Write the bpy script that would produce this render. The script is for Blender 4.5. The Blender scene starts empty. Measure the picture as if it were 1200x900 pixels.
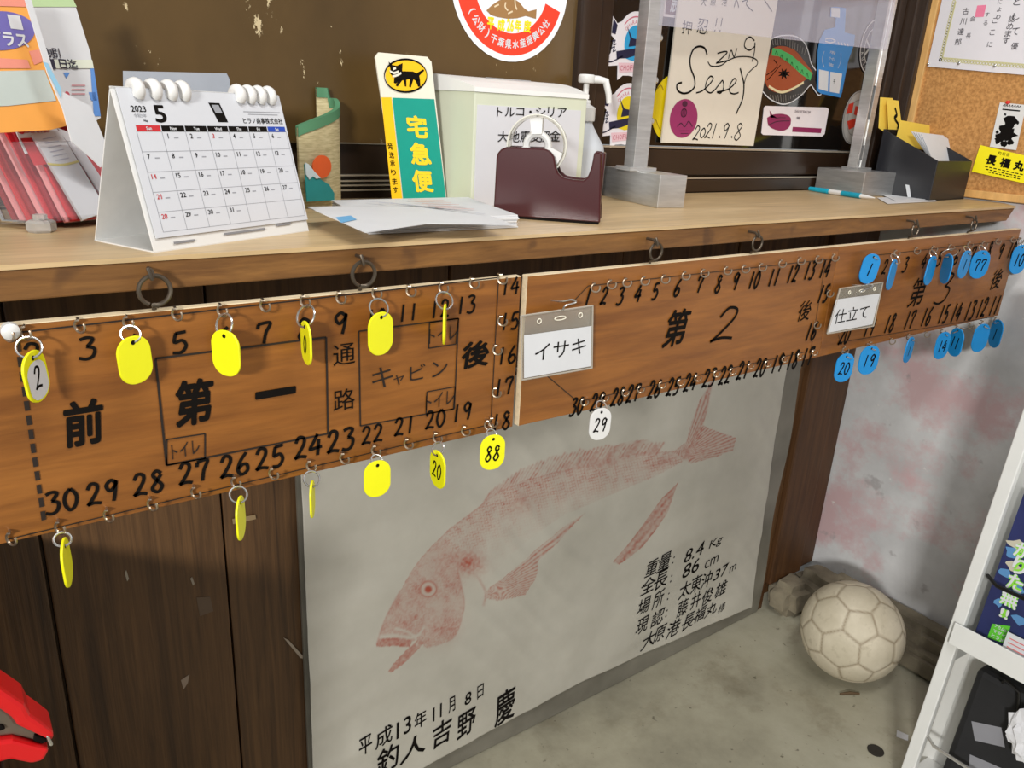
import bpy, bmesh, math, random
import numpy as np
from mathutils import Vector, Matrix
random.seed(7); rng = np.random.default_rng(7)
PI = math.pi
scene = bpy.context.scene
C = scene.collection

# ------------------------------------------------------------ camera, light, exposure
F_PX = 916.86
CAM = Vector((0, -.69, 1.2055))
RIGHT = Vector((.80856663, -.58603942, .05270489))
DOWN = Vector((-.1548101, -.29829663, -.94183489))
FWD = Vector((.56767406, .75337701, -.33191752))
cd = bpy.data.cameras.new('camera'); cam = bpy.data.objects.new('camera', cd); C.objects.link(cam)
cd.sensor_width = 36; cd.lens = F_PX / 1200 * 36; cd.clip_start = .02
R3 = Matrix((RIGHT, -DOWN, -FWD)).transposed()
cam.matrix_world = Matrix.Translation(CAM) @ R3.to_4x4()
scene.camera = cam
vs = scene.view_settings
vs.view_transform = 'Standard'; vs.look = 'None'; vs.gamma = 1; vs.exposure = 0.0
vs.use_curve_mapping = False

world = bpy.data.worlds.new('world'); scene.world = world; world.use_nodes = True
bg = world.node_tree.nodes['Background']; bg.inputs[0].default_value = (.95, .98, 1, 1); bg.inputs[1].default_value = .34

def area(name, loc, target, sx, sy, watts, col):
    l = bpy.data.lights.new(name, 'AREA'); l.shape = 'RECTANGLE'; l.size = sx; l.size_y = sy
    l.energy = watts; l.color = col
    o = bpy.data.objects.new(name, l); C.objects.link(o); o.location = loc
    o.rotation_euler = (Vector(target) - Vector(loc)).to_track_quat('-Z', 'Y').to_euler()
    return o
area('ceiling_light_far', (-2.6, -2.7, 2.05), (.6, .1, .8), .55, .3, 140, (1, .985, .955))
area('ceiling_light_near', (.55, -.75, 2.55), (.55, -.3, 1.0), 1.3, .3, 21, (1, .99, .97))

# ------------------------------------------------------------ measuring: pixel of the 1200x900 frame -> point on a real plane
def ray(u, v): return RIGHT * ((u - 600) / F_PX) + DOWN * ((v - 450) / F_PX) + FWD
def onY(u, v, y): d = ray(u, v); return CAM + d * ((y - CAM.y) / d.y)
def onZ(u, v, z): d = ray(u, v); return CAM + d * ((z - CAM.z) / d.z)
def onX(u, v, x): d = ray(u, v); return CAM + d * ((x - CAM.x) / d.x)
def proj(P):
    c_ = Vector(P) - CAM; w_ = c_.dot(FWD); return 600 + F_PX * c_.dot(RIGHT) / w_, 450 + F_PX * c_.dot(DOWN) / w_
def onP(u, v, P, n): d = ray(u, v); return CAM + d * ((Vector(P) - CAM).dot(n) / d.dot(n))

# ------------------------------------------------------------ materials
def lin(c): return tuple(((x / 255) / 12.92 if x / 255 <= .04045 else ((x / 255 + .055) / 1.055) ** 2.4) for x in c)
MATS = {}
class N:
    def __init__(s, name):
        s.m = bpy.data.materials.new(name); s.m.use_nodes = True; s.t = s.m.node_tree
        s.b = s.t.nodes['Principled BSDF']
        s.tc = s.n('ShaderNodeTexCoord')
    def n(s, k, **kw):
        x = s.t.nodes.new(k)
        for a, v in kw.items(): setattr(x, a, v)
        return x
    def link(s, a, b): s.t.links.new(a, b)
    def noise(s, scale=(1, 1, 1), sc=5, detail=4, rough=.6, coord='Object', dist=0):
        mp = s.n('ShaderNodeMapping'); mp.inputs['Scale'].default_value = scale
        s.link(s.tc.outputs[coord], mp.inputs[0])
        x = s.n('ShaderNodeTexNoise'); x.inputs['Scale'].default_value = sc; x.inputs['Detail'].default_value = detail
        x.inputs['Roughness'].default_value = rough; x.inputs['Distortion'].default_value = dist
        s.link(mp.outputs[0], x.inputs[0]); return x.outputs[0]
    def ramp(s, src, stops):
        r = s.n('ShaderNodeValToRGB'); e = r.color_ramp.elements
        while len(e) < len(stops): e.new(.5)
        for el, (p, c) in zip(e, stops): el.position = p; el.color = (*c, 1)
        s.link(src, r.inputs[0]); return r.outputs[0]
    def mix(s, fac, a, b, mode='MIX'):
        x = s.n('ShaderNodeMix', data_type='RGBA', blend_type=mode)
        for i, v in ((0, fac), (6, a), (7, b)):
            if isinstance(v, (int, float)): x.inputs[i].default_value = v
            elif isinstance(v, tuple): x.inputs[i].default_value = (*v, 1)
            else: s.link(v, x.inputs[i])
        return x.outputs[2]
    def bump(s, src, st=.2, dist=.002):
        b = s.n('ShaderNodeBump'); b.inputs['Strength'].default_value = st; b.inputs['Distance'].default_value = dist
        s.link(src, b.inputs['Height']); s.link(b.outputs[0], s.b.inputs['Normal'])
    def col(s, v):
        if isinstance(v, tuple): s.b.inputs['Base Color'].default_value = (*v, 1)
        else: s.link(v, s.b.inputs['Base Color'])
    def set(s, rough=.5, metal=0, **kw):
        s.b.inputs['Roughness'].default_value = rough; s.b.inputs['Metallic'].default_value = metal
        for k, v in kw.items(): s.b.inputs[k].default_value = v
        return s.m
def plain(name, rgb, rough=.5, metal=0, var=.06, sc=30, **kw):
    if name in MATS: return MATS[name]
    m = N(name); c = lin(rgb)
    m.col(m.ramp(m.noise(sc=sc), [(.3, tuple(x * (1 - var) for x in c)), (.7, tuple(min(1, x * (1 + var)) for x in c))]))
    MATS[name] = m.set(rough, metal, **kw); return MATS[name]
def wood(name, c1, c2, scale, sc=6, rough=.45, bump=.15, spots=0, dirt=None):
    m = N(name); a = m.noise(scale, sc, 8, .65, dist=.6); b = m.noise(tuple(x * 4 for x in scale), sc, 3, .6)
    col = m.ramp(a, [(.28, lin(c1)), (.72, lin(c2))])
    fine = m.ramp(b, [(.35, (.72, .72, .72)), (.65, (1, 1, 1))])
    col = m.mix(.6, col, fine, 'MULTIPLY')
    if spots:
        k = m.ramp(m.noise((1, 1, 1), 22, 2, .5), [(.66, (0, 0, 0)), (.74, (1, 1, 1))]); col = m.mix(m.mix(spots, (0, 0, 0), k), col, lin((60, 35, 18)))
    if dirt: col = dirt(m, col)
    m.col(col); m.bump(b, bump, .001); return m.set(rough)
def clear(name, tint=(1, 1, 1), gloss=.12, rough=.05, opac=0.0, ocol=(200, 200, 205)):
    m = N(name); t = m.t; out = t.nodes['Material Output']
    tr = m.n('ShaderNodeBsdfTransparent'); tr.inputs[0].default_value = (*tint, 1)
    gl = m.n('ShaderNodeBsdfGlossy'); gl.inputs['Roughness'].default_value = rough
    fr = m.n('ShaderNodeLayerWeight'); fr.inputs[0].default_value = gloss
    mx = m.n('ShaderNodeMixShader'); m.link(fr.outputs['Fresnel'], mx.inputs[0]); m.link(tr.outputs[0], mx.inputs[1]); m.link(gl.outputs[0], mx.inputs[2])
    df = m.n('ShaderNodeBsdfDiffuse'); df.inputs[0].default_value = (*lin(ocol), 1)
    m2 = m.n('ShaderNodeMixShader'); m2.inputs[0].default_value = opac; m.link(mx.outputs[0], m2.inputs[1]); m.link(df.outputs[0], m2.inputs[2])
    m.link(m2.outputs[0], out.inputs[0]); return m.m

M_top = wood('countertop_wood', (192, 162, 116), (216, 188, 144), (.6, 6, 6), 5, .38, .1)
M_edge = wood('counter_edge_wood', (98, 62, 26), (142, 98, 48), (1.5, 14, 14), 5, .5, .2, .5)
M_board = wood('varnished_board_wood', (118, 68, 22), (164, 104, 42), (1.1, 5, 11), 3, .42, .05)
M_litedge = wood('lit_board_edge_wood', (238, 214, 172), (250, 232, 198), (2, 10, 10), 5, .5, .1)  # near-white stands in for lamp light on the board edges
M_plank = wood('dark_plank_wood', (60, 38, 20), (124, 88, 52), (13, 13, .45), 5, .5, .5, .12)
M_batten = wood('corner_plank_wood', (66, 40, 18), (100, 66, 34), (9, 9, .6), 4, .55, .25)
M_stone = N('curb_stone'); M_stone.col(M_stone.ramp(M_stone.noise(sc=9, detail=8), [(.3, lin((88, 80, 66))), (.7, lin((150, 140, 118)))])); M_stone.bump(M_stone.noise(sc=25, detail=6), .5, .006); M_stone = M_stone.set(.9)
m = N('concrete_floor')
c = m.ramp(m.noise(sc=2.2, detail=9, rough=.62), [(.28, lin((112, 107, 90))), (.5, lin((162, 157, 136))), (.74, lin((190, 186, 166)))])
c = m.mix(m.mix(.7, (0, 0, 0), m.ramp(m.noise(sc=55, detail=3), [(.66, (0, 0, 0)), (.73, (1, 1, 1))])), c, lin((70, 62, 46)))
c = m.mix(m.mix(.5, (0, 0, 0), m.ramp(m.noise(sc=4, detail=7, rough=.7), [(.54, (0, 0, 0)), (.68, (1, 1, 1))])), c, lin((106, 94, 68)))
m.col(c); m.bump(m.noise(sc=40, detail=6), .25, .003); M_floor = m.set(.75)
m = N('painted_concrete_wall')
c = m.ramp(m.noise(sc=5, detail=8), [(.3, lin((186, 186, 186))), (.7, lin((224, 224, 224)))])
f = m.ramp(m.noise((1, 1, 1.2), 4.2, 7, .68), [(.47, (0, 0, 0)), (.6, (1, 1, 1))])
c = m.mix(m.mix(.8, (0, 0, 0), f), c, lin((204, 166, 168)))
c = m.mix(m.mix(.8, (0, 0, 0), m.ramp(m.noise(sc=34, detail=4), [(.68, (0, 0, 0)), (.74, (1, 1, 1))])), c, lin((226, 222, 218)))
c = m.mix(m.mix(.6, (0, 0, 0), m.ramp(m.noise(sc=15, detail=6), [(.64, (0, 0, 0)), (.72, (1, 1, 1))])), c, lin((152, 146, 146)))
m.col(c); m.bump(m.noise(sc=60, detail=5), .15, .002); M_wall = m.set(.7)
m = N('brown_painted_panel')
c = m.ramp(m.noise((1, 1, .6), 3, 7), [(.3, lin((70, 52, 24))), (.7, lin((100, 76, 40)))])
f = m.ramp(m.noise((1, 1, .55), 34, 6, .7), [(.635, (0, 0, 0)), (.655, (1, 1, 1))]); g = m.ramp(m.noise((1, 1, 1), 5, 2), [(.48, (0, 0, 0)), (.58, (1, 1, 1))])
c = m.mix(m.mix(1.0, f, g, 'MULTIPLY'), c, lin((196, 178, 140)))
m.col(c); M_panel = m.set(.34)
M_dark = plain('dark_brown_frame', (44, 30, 20), .35)
M_glass = plain('black_window_glass', (20, 17, 15), .08)
M_alu = N('brushed_aluminium'); M_alu.col(M_alu.ramp(M_alu.noise((1, 1, 8), 20), [(.3, (.55, .55, .54)), (.7, (.72, .72, .71))])); M_alu = M_alu.set(.38, .85)
M_line = plain('rail_ridge_alu', (196, 186, 168), .35, .5)  # pale aluminium of the thin sliding-track rails
M_steel = plain('hook_steel', (176, 160, 140), .3, .9)
M_old = plain('dull_steel', (104, 94, 82), .4, .85)
M_ring = plain('nickel_ring', (206, 204, 200), .22, .9)
M_ink = plain('brush_ink', (18, 14, 11), .85, **{'Specular IOR Level': .12})
M_pen = plain('thin_pen_ink', (52, 36, 22), .6)
M_yel = plain('yellow_plastic', (242, 240, 20), .4, var=.03)
M_blu = plain('blue_plastic', (16, 138, 208), .4, var=.05)
M_wht = plain('white_plastic', (222, 221, 218), .4, var=.02)
M_paper = plain('white_paper', (216, 217, 219), .6, var=.02)
M_cream = plain('cream_card', (232, 226, 208), .6, var=.02)
M_cork = N('cork'); M_cork.col(M_cork.mix(.55, M_cork.ramp(M_cork.noise(sc=3, detail=3), [(.3, lin((176, 122, 64))), (.7, lin((200, 144, 82)))]), M_cork.ramp(M_cork.noise(sc=170, detail=3), [(.35, lin((140, 92, 44))), (.65, lin((214, 160, 96)))]))); M_cork = M_cork.set(.85)
M_frame = wood('pale_frame_wood', (214, 160, 92), (236, 190, 122), (4, 4, 1), 5, .45, .1)
M_clear = clear('clear_acrylic', (.985, .985, .99), .07, .06, .05, (235, 235, 240))
M_sheet = clear('hazy_acrylic_sheet', (.97, .97, .98), .10, .04, .20, (222, 218, 234))  # lavender diffuse share paints in the haze of reflected light
M_vinyl = clear('clear_vinyl', (.95, .94, .9), .3, .12, .28, (214, 206, 190))
M_sleeve = N('grey_sleeve'); M_sleeve.col(M_sleeve.ramp(M_sleeve.noise((1, 1, 1), 5), [(.3, lin((98, 94, 84))), (.7, lin((132, 128, 116)))])); M_sleeve = M_sleeve.set(.32)
def flat(rgb, rough=.5): return plain('print_%02x%02x%02x' % rgb, rgb, rough, var=.03)

# ------------------------------------------------------------ mesh building
class MB:
    def __init__(s): s.v = []; s.f = []
    def add(s, vs_, fs):
        o = len(s.v); s.v += [Vector(p) for p in vs_]; s.f += [tuple(i + o for i in f) for f in fs]; return s
    def box(s, c, size, rot=None, bev=0):
        bm = bmesh.new(); bmesh.ops.create_cube(bm, size=1)
        for v in bm.verts: v.co = Vector((v.co.x * size[0], v.co.y * size[1], v.co.z * size[2]))
        if bev: bmesh.ops.bevel(bm, geom=list(bm.edges), offset=bev, segments=2, affect='EDGES', profile=.6)
        s.bm(bm, Matrix.Translation(c) @ (rot.to_4x4() if rot else Matrix())); return s
    def box2(s, a, b, bev=0): return s.box([(x + y) / 2 for x, y in zip(a, b)], [abs(y - x) for x, y in zip(a, b)], None, bev)
    def bm(s, bm, mat=None):
        bm.verts.index_update()
        s.add([(mat @ v.co) if mat else v.co.copy() for v in bm.verts], [[v.index for v in f.verts] for f in bm.faces]); bm.free()
    def tube(s, pts, r, n=8, closed=False, cap=True):
        pts = [Vector(p) for p in pts]; m_ = len(pts); rr = r if isinstance(r, (list, tuple)) else [r] * m_
        rings = []; prev = None
        for i, p in enumerate(pts):
            a = pts[(i - 1) % m_] if (closed or i) else p; b = pts[(i + 1) % m_] if (closed or i < m_ - 1) else p
            t = (b - a).normalized()
            if prev is None: x = t.orthogonal().normalized()
            else:
                x = prev - t * prev.dot(t); x = x.normalized() if x.length > 1e-6 else t.orthogonal().normalized()
            prev = x; y = t.cross(x)
            rings.append([p + (x * math.cos(2 * PI * k / n) + y * math.sin(2 * PI * k / n)) * rr[i] for k in range(n)])
        vs_ = [q for R_ in rings for q in R_]; fs = []
        for i in range(m_ if closed else m_ - 1):
            j = (i + 1) % m_
            for k in range(n): fs.append((i * n + k, i * n + (k + 1) % n, j * n + (k + 1) % n, j * n + k))
        if cap and not closed: fs += [tuple(range(n))[::-1], tuple((m_ - 1) * n + k for k in range(n))]
        return s.add(vs_, fs)
    def prism(s, poly, d):          # poly: 3D loop, extruded by vector d
        n = len(poly); d = Vector(d); a = [Vector(p) for p in poly]; b = [p + d for p in a]
        return s.add(a + b, [tuple(range(n)), tuple(range(2 * n - 1, n - 1, -1))] + [(i, i + n, (i + 1) % n + n, (i + 1) % n) for i in range(n)])
    def lathe(s, prof, c, n=28, axis=None):
        vs_ = []; fs = []; m_ = len(prof); mat = axis or Matrix()
        for r, z in prof:
            for k in range(n): vs_.append(Vector(c) + mat @ Vector((r * math.cos(2 * PI * k / n), r * math.sin(2 * PI * k / n), z)))
        for i in range(m_ - 1):
            for k in range(n): fs.append((i * n + k, i * n + (k + 1) % n, (i + 1) * n + (k + 1) % n, (i + 1) * n + k))
        fs += [tuple(range(n))[::-1], tuple((m_ - 1) * n + k for k in range(n))]
        return s.add(vs_, fs)
def wloc(o):
    p = Vector((0, 0, 0))
    while o is not None: p += o.location; o = o.parent
    return p
def obj(name, mb, mat, parent=None, label=None, smooth=False, loc=None, bevel=0, kind=None, mats=None):
    """one mesh object; geometry given in world coordinates, origin moved to its parent's (or loc)"""
    me = bpy.data.meshes.new(name); base = wloc(parent) if parent else Vector(loc or (0, 0, 0))
    me.from_pydata([tuple(v - base) for v in mb.v], [], mb.f); me.validate()
    bm = bmesh.new(); bm.from_mesh(me); bmesh.ops.recalc_face_normals(bm, faces=bm.faces); bm.to_mesh(me); bm.free()
    me.materials.append(mat)
    o = bpy.data.objects.new(name, me); C.objects.link(o)
    if parent: o.parent = parent
    else: o.location = base
    if smooth: me.shade_smooth(); me.set_sharp_from_angle(angle=math.radians(40))
    if bevel:
        b = o.modifiers.new('bevel', 'BEVEL'); b.width = bevel; b.segments = 2; b.limit_method = 'ANGLE'
    if label: o['label'] = label
    if kind: o['kind'] = kind
    return o
def tag(o, label, cat, group=None):
    o['label'] = label; o['category'] = cat
    if group: o['group'] = group
    return o
def thing(name, loc, label, cat, group=None):
    o = bpy.data.objects.new(name, None); o.empty_display_size = .02; C.objects.link(o); o.location = loc
    return tag(o, label, cat, group)

# ------------------------------------------------------------ writing: glyphs and brush strokes as ink lying on a surface
_gl = {}
def glyph(t, shear=0):
    k = (t, shear)
    if k not in _gl:
        cu = bpy.data.curves.new('g', 'FONT'); cu.body = t; cu.size = 1; cu.shear = shear; cu.resolution_u = 3
        o = bpy.data.objects.new('g', cu); C.objects.link(o)
        dg = bpy.context.evaluated_depsgraph_get(); me = bpy.data.meshes.new_from_object(o.evaluated_get(dg))
        V = np.array([v.co[:2] for v in me.vertices]) if len(me.vertices) else np.zeros((1, 2))
        _gl[k] = (V, [tuple(p.vertices) for p in me.polygons])
        bpy.data.objects.remove(o); bpy.data.meshes.remove(me); bpy.data.curves.remove(cu)
    return _gl[k]
def smooth_pts(pts, n=6):
    P = [np.array(p, float) for p in pts]
    if len(P) < 3: return P
    out = []
    for i in range(len(P) - 1):
        p0 = P[max(i - 1, 0)]; p1 = P[i]; p2 = P[i + 1]; p3 = P[min(i + 2, len(P) - 1)]
        for k in range(n):
            t = k / n; out.append(.5 * ((2 * p1) + (p2 - p0) * t + (2 * p0 - 5 * p1 + 4 * p2 - p3) * t * t + (3 * p1 - p0 - 3 * p2 + p3) * t ** 3))
    return out + [P[-1]]
DIG = {'0': [[(.5, 1), (.15, .75), (.08, .35), (.4, .0), (.8, .2), (.9, .65), (.5, 1)]], '1': [[(.55, 1), (.45, 0)]],
       '2': [[(.1, .75), (.35, 1), (.75, .92), (.75, .65), (.35, .25), (.05, .03)], [(.05, .05), (.5, .1), (1, .03)]],
       '3': [[(.1, .92), (.5, 1), (.85, .9), (.5, .58)], [(.45, .58), (.9, .45), (.8, .12), (.4, 0), (.0, .08)]],
       '4': [[(.6, 1), (.3, .65), (.02, .35), (.5, .36), (1, .38)], [(.72, .75), (.65, 0)]],
       '5': [[(.3, .95), (.2, .52), (.65, .58), (.9, .32), (.6, .03), (.08, .04)], [(.28, .93), (.9, .97)]],
       '6': [[(.75, 1), (.3, .65), (.1, .25), (.4, 0), (.85, .15), (.8, .42), (.45, .46), (.15, .28)]],
       '7': [[(.1, .7), (.14, .92)], [(.12, .92), (.9, .95), (.62, .5), (.5, 0)]],
       '8': [[(.8, .85), (.45, 1), (.2, .82), (.5, .55), (.85, .25), (.5, 0), (.12, .2), (.45, .52), (.78, .8)]],
       '9': [[(.82, .82), (.5, 1), (.15, .78), (.4, .5), (.8, .75), (.84, .9), (.75, .4), (.62, 0)]]}
class Ink(MB):
    def __init__(s, O, ex, ey, off=.0005):
        super().__init__(); s.O = Vector(O); s.ex = Vector(ex); s.ey = Vector(ey); s.nn = s.ex.cross(s.ey).normalized(); s.off = off
    def P(s, x, y, k=0): return s.O + s.ex * x + s.ey * y + s.nn * (s.off + k)
    def text(s, t, c, h, w=None, bold=.02, shear=0, rot=0, k=0):
        V, F = glyph(t, shear); bd = max(0, bold) * 1.1; lo, hi = V.min(0), V.max(0); sz = np.maximum(hi - lo, 1e-6)
        sy = h / sz[1]; sx = (w / sz[0]) if w else sy
        ca, sa = math.cos(rot), math.sin(rot); mid = (lo + hi) / 2
        sx *= sz[0] / (sz[0] + 2 * bd); sy *= sz[1] / (sz[1] + 2 * bd)
        for i_ in range(8 if bd > .008 else (4 if bd > .003 else 1)):    # heavier strokes: the same glyph laid down again a little to the side
            g_ = (bd * math.cos(i_ * (PI / 4 if bd > .008 else PI / 2)), bd * math.sin(i_ * (PI / 4 if bd > .008 else PI / 2))) if bd > .003 else (0, 0)
            pts = []
            for x, y in V:
                a, b = (x - mid[0] + g_[0]) * sx, (y - mid[1] + g_[1]) * sy
                pts.append(s.P(c[0] + a * ca - b * sa, c[1] + a * sa + b * ca, k + i_ * 1.5e-5))
            s.add(pts, F)
        return s
    def stroke(s, pts, w, sm=True, taper=False, k=0):
        P = smooth_pts(pts) if sm else [np.array(p, float) for p in pts]
        n = len(P); L = []; R_ = []
        for i in range(n):
            t = P[min(i + 1, n - 1)] - P[max(i - 1, 0)]; l = np.hypot(*t); t = t / l if l > 1e-9 else np.array([1, 0.])
            nr = np.array([-t[1], t[0]]); ww = w
            if taper: ww = w * (.35 + .75 * math.sin(PI * min(1, .15 + .85 * (1 - i / max(1, n - 1)))))
            L.append(P[i] + nr * ww / 2); R_.append(P[i] - nr * ww / 2)
        s.add([s.P(*p, k) for p in L] + [s.P(*p, k) for p in R_], [(i, i + 1, n + i + 1, n + i) for i in range(n - 1)]); return s
    def digits(s, t, c, h, w, lw, shear=0):
        n = len(t); cw = w / (n + .25 * (n - 1))
        for i, ch in enumerate(t):
            x0 = c[0] - w / 2 + i * cw * 1.25
            for st in DIG[ch]:
                s.stroke([(x0 + px * cw + (py - .5) * h * shear, c[1] + (py - .5) * h) for px, py in st], lw)
        return s
    def poly(s, pts, k=0): s.add([s.P(*p, k) for p in pts], [tuple(range(len(pts)))]); return s
    def rect(s, x0, y0, x1, y1, k=0): return s.poly([(x0, y0), (x1, y0), (x1, y1), (x0, y1)], k)
    def disc(s, c, r, ry=None, n=36, k=0, a0=0, a1=2 * PI):
        return s.poly([(c[0] + r * math.cos(a0 + (a1 - a0) * i / n), c[1] + (ry or r) * math.sin(a0 + (a1 - a0) * i / n)) for i in range(n + (a1 - a0 < 6.2))], k)
    def ring(s, c, r0, r1, a0=0, a1=2 * PI, n=48, k=0, asp=1):
        A = [a0 + (a1 - a0) * i / n for i in range(n + 1)]
        s.add([s.P(c[0] + r * asp * math.cos(a), c[1] + r * math.sin(a), k) for r in (r0, r1) for a in A], [(i, i + 1, n + 2 + i, n + 1 + i) for i in range(n)]); return s
X, Z = Vector((1, 0, 0)), Vector((0, 0, 1))
def wallink(y, off=.0006): return Ink((0, y, 0), X, Z, off)
def xz(u, v, y): p = onY(u, v, y); return (p.x, p.z)

# ============================================================ THE SETTING
DP = .3036                                        # plane of the planks below the shelf counter
BW = .34                                          # plane of the panel and window above it
XW = 1.815                                        # right wall
CT = 1.0737                                       # counter top height
b = MB(); b.box2((-1.6, -2.2, -.06), (2.2, .5, 0)); obj('floor', b, M_floor, kind='structure')
b = MB(); b.box2((XW, -2.2, 0), (XW + .1, .5, 2.5)); obj('wall_right', b, M_wall, kind='structure')
b = MB()                                          # vertical planks with open joints
seams = [-1.6, -1.2, -.78, -.34, .047, .262, .62, .98, 1.3, 1.61]
for i, (a, c_) in enumerate(zip(seams, seams[1:])):
    b.box2((a + .0015, DP + .002 * (i % 2), .02), (c_ - .0015, DP + .03, CT - .03), .002)
b.box2((-1.6, DP + .02, .02), (1.7, DP + .04, CT))
wb = obj('wall_back', b, M_plank, kind='structure')
for pl, rgb in (([(332, 747), (338, 750), (358, 772), (352, 771)], (176, 160, 140)), ([(212, 797), (222, 790), (220, 800), (215, 808)], (170, 150, 132)), ([(148, 668), (151, 678), (149, 681), (146, 671)], (190, 180, 160)), ([(225, 676), (228, 684), (226, 686), (223, 678)], (180, 168, 150)), ([(230, 700), (246, 699), (250, 716), (234, 722)], (112, 92, 74)), ([(160, 565), (164, 566), (165, 574), (161, 573)], (150, 140, 124))):
    b = MB(); b.prism([onY(u, v, DP - .0002) for u, v in pl], (0, -.0005, 0)); obj('paint_fleck', b, plain('fleck_%d' % rgb[0], rgb, .7), wb)
b = MB(); b.prism([onY(u, v, DP - .0002) for u, v in ((272, 608), (299, 603), (300, 608), (273, 614))], (0, -.0006, 0)); tp_ = obj('tape_strip', b, plain('old_tape', (150, 126, 92), .6), loc=onY(285, 608, DP)); tp_['label'] = 'small strip of old tan tape on the planks behind a yellow tag'; tp_['category'] = 'tape strip'
b = MB(); b.box2((1.612, DP - .012, .075), (1.742, DP + .03, CT - .03), .003); b.box2((1.745, DP - .004, .078), (1.81, DP + .03, CT - .03), .003)
obj('trim_1', b, M_batten, kind='structure')
b = MB(); b.box2((-1.6, DP - .003, 0), (1.61, DP + .03, .075), .004); obj('baseboard_back', b, M_batten, kind='structure')
# panel, post, window and jamb above the counter
b = MB(); b.box2((-1.6, BW, 1.150), (.862, BW + .03, 2.5)); obj('door_1', b, M_panel, kind='structure')
b = MB(); b.box2((-1.6, BW + .012, CT), (1.74, BW + .05, 1.152)); obj('trim_2', b, M_dark, kind='structure')
b = MB()
for z_, h_ in ((1.1495, .003), (1.106, .002), (1.0985, .002), (1.0925, .002), (1.086, .002)):
    b.box2((-1.6, BW + .004, z_ - h_ / 2), (.86, BW + .02, z_ + h_ / 2))
obj('trim_3', b, M_line, kind='structure')
b = MB(); b.box2((.862, BW - .012, CT), (.905, BW + .05, 2.5), .003); b.box2((.908, BW - .004, CT), (.935, BW + .05, 2.5), .003); obj('trim_4', b, M_dark, kind='structure')
b = MB(); b.box2((.935, BW + .004, 1.156), (1.72, BW + .01, 2.5)); w1 = obj('window_1', b, M_glass, kind='structure')
b = MB(); b.box2((.935, BW - .002, 1.105), (1.72, BW + .02, 1.150), .002); b.box2((.935, BW - .012, CT), (1.72, BW + .02, 1.098), .002); obj('window_frame', b, M_dark, w1)
b = MB(); b.box2((.935, BW - .003, 1.1515), (1.72, BW + .012, 1.1545)); b.box2((.935, BW - .013, 1.099), (1.72, BW + .0, 1.101)); obj('window_rail', b, M_line, w1)
b = MB()
for x_, y_ in ((1.725, BW), (1.752, BW - .008), (1.778, BW - .03), (1.797, BW - .042)): b.box2((x_ - .012, y_ - .012, CT), (x_ + .011, BW + .05, 2.5), .003)
obj('trim_5', b, plain('dark_jamb', (50, 36, 26), .4), kind='structure')
# rough curb along the foot of the right wall and in the corner
def rough_block(name, a, b_, amp, seed, mat=M_stone, kind='structure', sub=5):
    bm = bmesh.new(); bmesh.ops.create_cube(bm, size=1)
    sz = [y - x for x, y in zip(a, b_)]
    for v in bm.verts: v.co = Vector([(x + y) / 2 + q * s_ for x, y, q, s_ in zip(a, b_, v.co, sz)])
    bmesh.ops.bevel(bm, geom=list(bm.edges), offset=min(sz) * .22, segments=2, affect='EDGES')
    bmesh.ops.subdivide_edges(bm, edges=[e for e in bm.edges if e.calc_length() > min(sz) * .35], cuts=sub, use_grid_fill=True)
    from mathutils import noise as nz
    for v in bm.verts:
        k = nz.noise_vector(v.co * 9 + Vector((seed, 0, 0))) * amp + nz.noise_vector(v.co * 30 + Vector((0, seed, 0))) * amp * .35
        v.co += Vector((min(k.x, XW - .002 - v.co.x), k.y, k.z if v.co.z > .012 else 0))
    mb = MB(); mb.bm(bm); return obj(name, mb, mat, smooth=True, kind=kind)
rough_block('trim_6', (1.70, -1.6, 0), (1.812, .16, .055), .012, 3)
rough_block('trim_7', (1.745, -1.6, .02), (1.812, .22, .098), .008, 8)
rough_block('trim_8', (1.615, .215, 0), (1.715, .30, .085), .014, 5)
rough_block('trim_9', (1.70, .16, 0), (1.80, .29, .10), .014, 11)

# ============================================================ COUNTER
ctr = thing('shelf_counter', (0, 0, CT - .03), 'long wooden shelf counter with pale top along the wall', 'counter')
b = MB(); b.prism([(-1.6, .007, CT - .004), (1.765, .007, CT - .004), (XW - .004, .05, CT - .004), (XW - .004, BW + .03, CT - .004), (-1.6, BW + .03, CT - .004)], (0, 0, .004)); obj('countertop', b, M_top, ctr, 'pale worn wooden top')
b = MB(); b.prism([(-1.6, .008, CT - .0045), (1.765, .008, CT - .0045), (1.742, .008, CT - .0285), (-1.6, .008, CT - .0285)], (0, .02, 0)); obj('front_edge', b, M_edge, ctr, 'dark brown front edge', bevel=.0015)
b = MB(); b.prism([(-1.6, .028, CT - .0045), (1.78, .028, CT - .0045), (1.78, BW + .01, CT - .0045), (-1.6, BW + .01, CT - .0045)], (0, 0, -.02)); obj('underside', b, M_edge, ctr)
def arc(c, r, a0, a1, ea, eb, n=14):
    return [Vector(c) + Vector(ea) * (r * math.cos(a0 + (a1 - a0) * i / n)) + Vector(eb) * (r * math.sin(a0 + (a1 - a0) * i / n)) for i in range(n + 1)]
EYES = [(180, 340, .0125), (424, 320, .0120), (765, 292, .0105), (884, 281, .0105), (1069, 267, .0105), (1138, 261, .0105)]
for u, v, r in EYES:                              # hooks in the counter edge that carry the boards
    p = onY(u, v, -.004); zc = 1.029 + r + .006
    t = zc + r
    b = MB(); b.tube([(p.x, .01, t + .004), (p.x, -.004, t + .004), (p.x - .001, -.010, t + .000), (p.x - .002, -.0125, t - .001), (p.x - .003, -.013, t + .003), (p.x - .004, -.011, t + .008)], .0017, 8)
    obj('screw_hook', b, M_old, ctr, 'dull steel hook', smooth=True)

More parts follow.
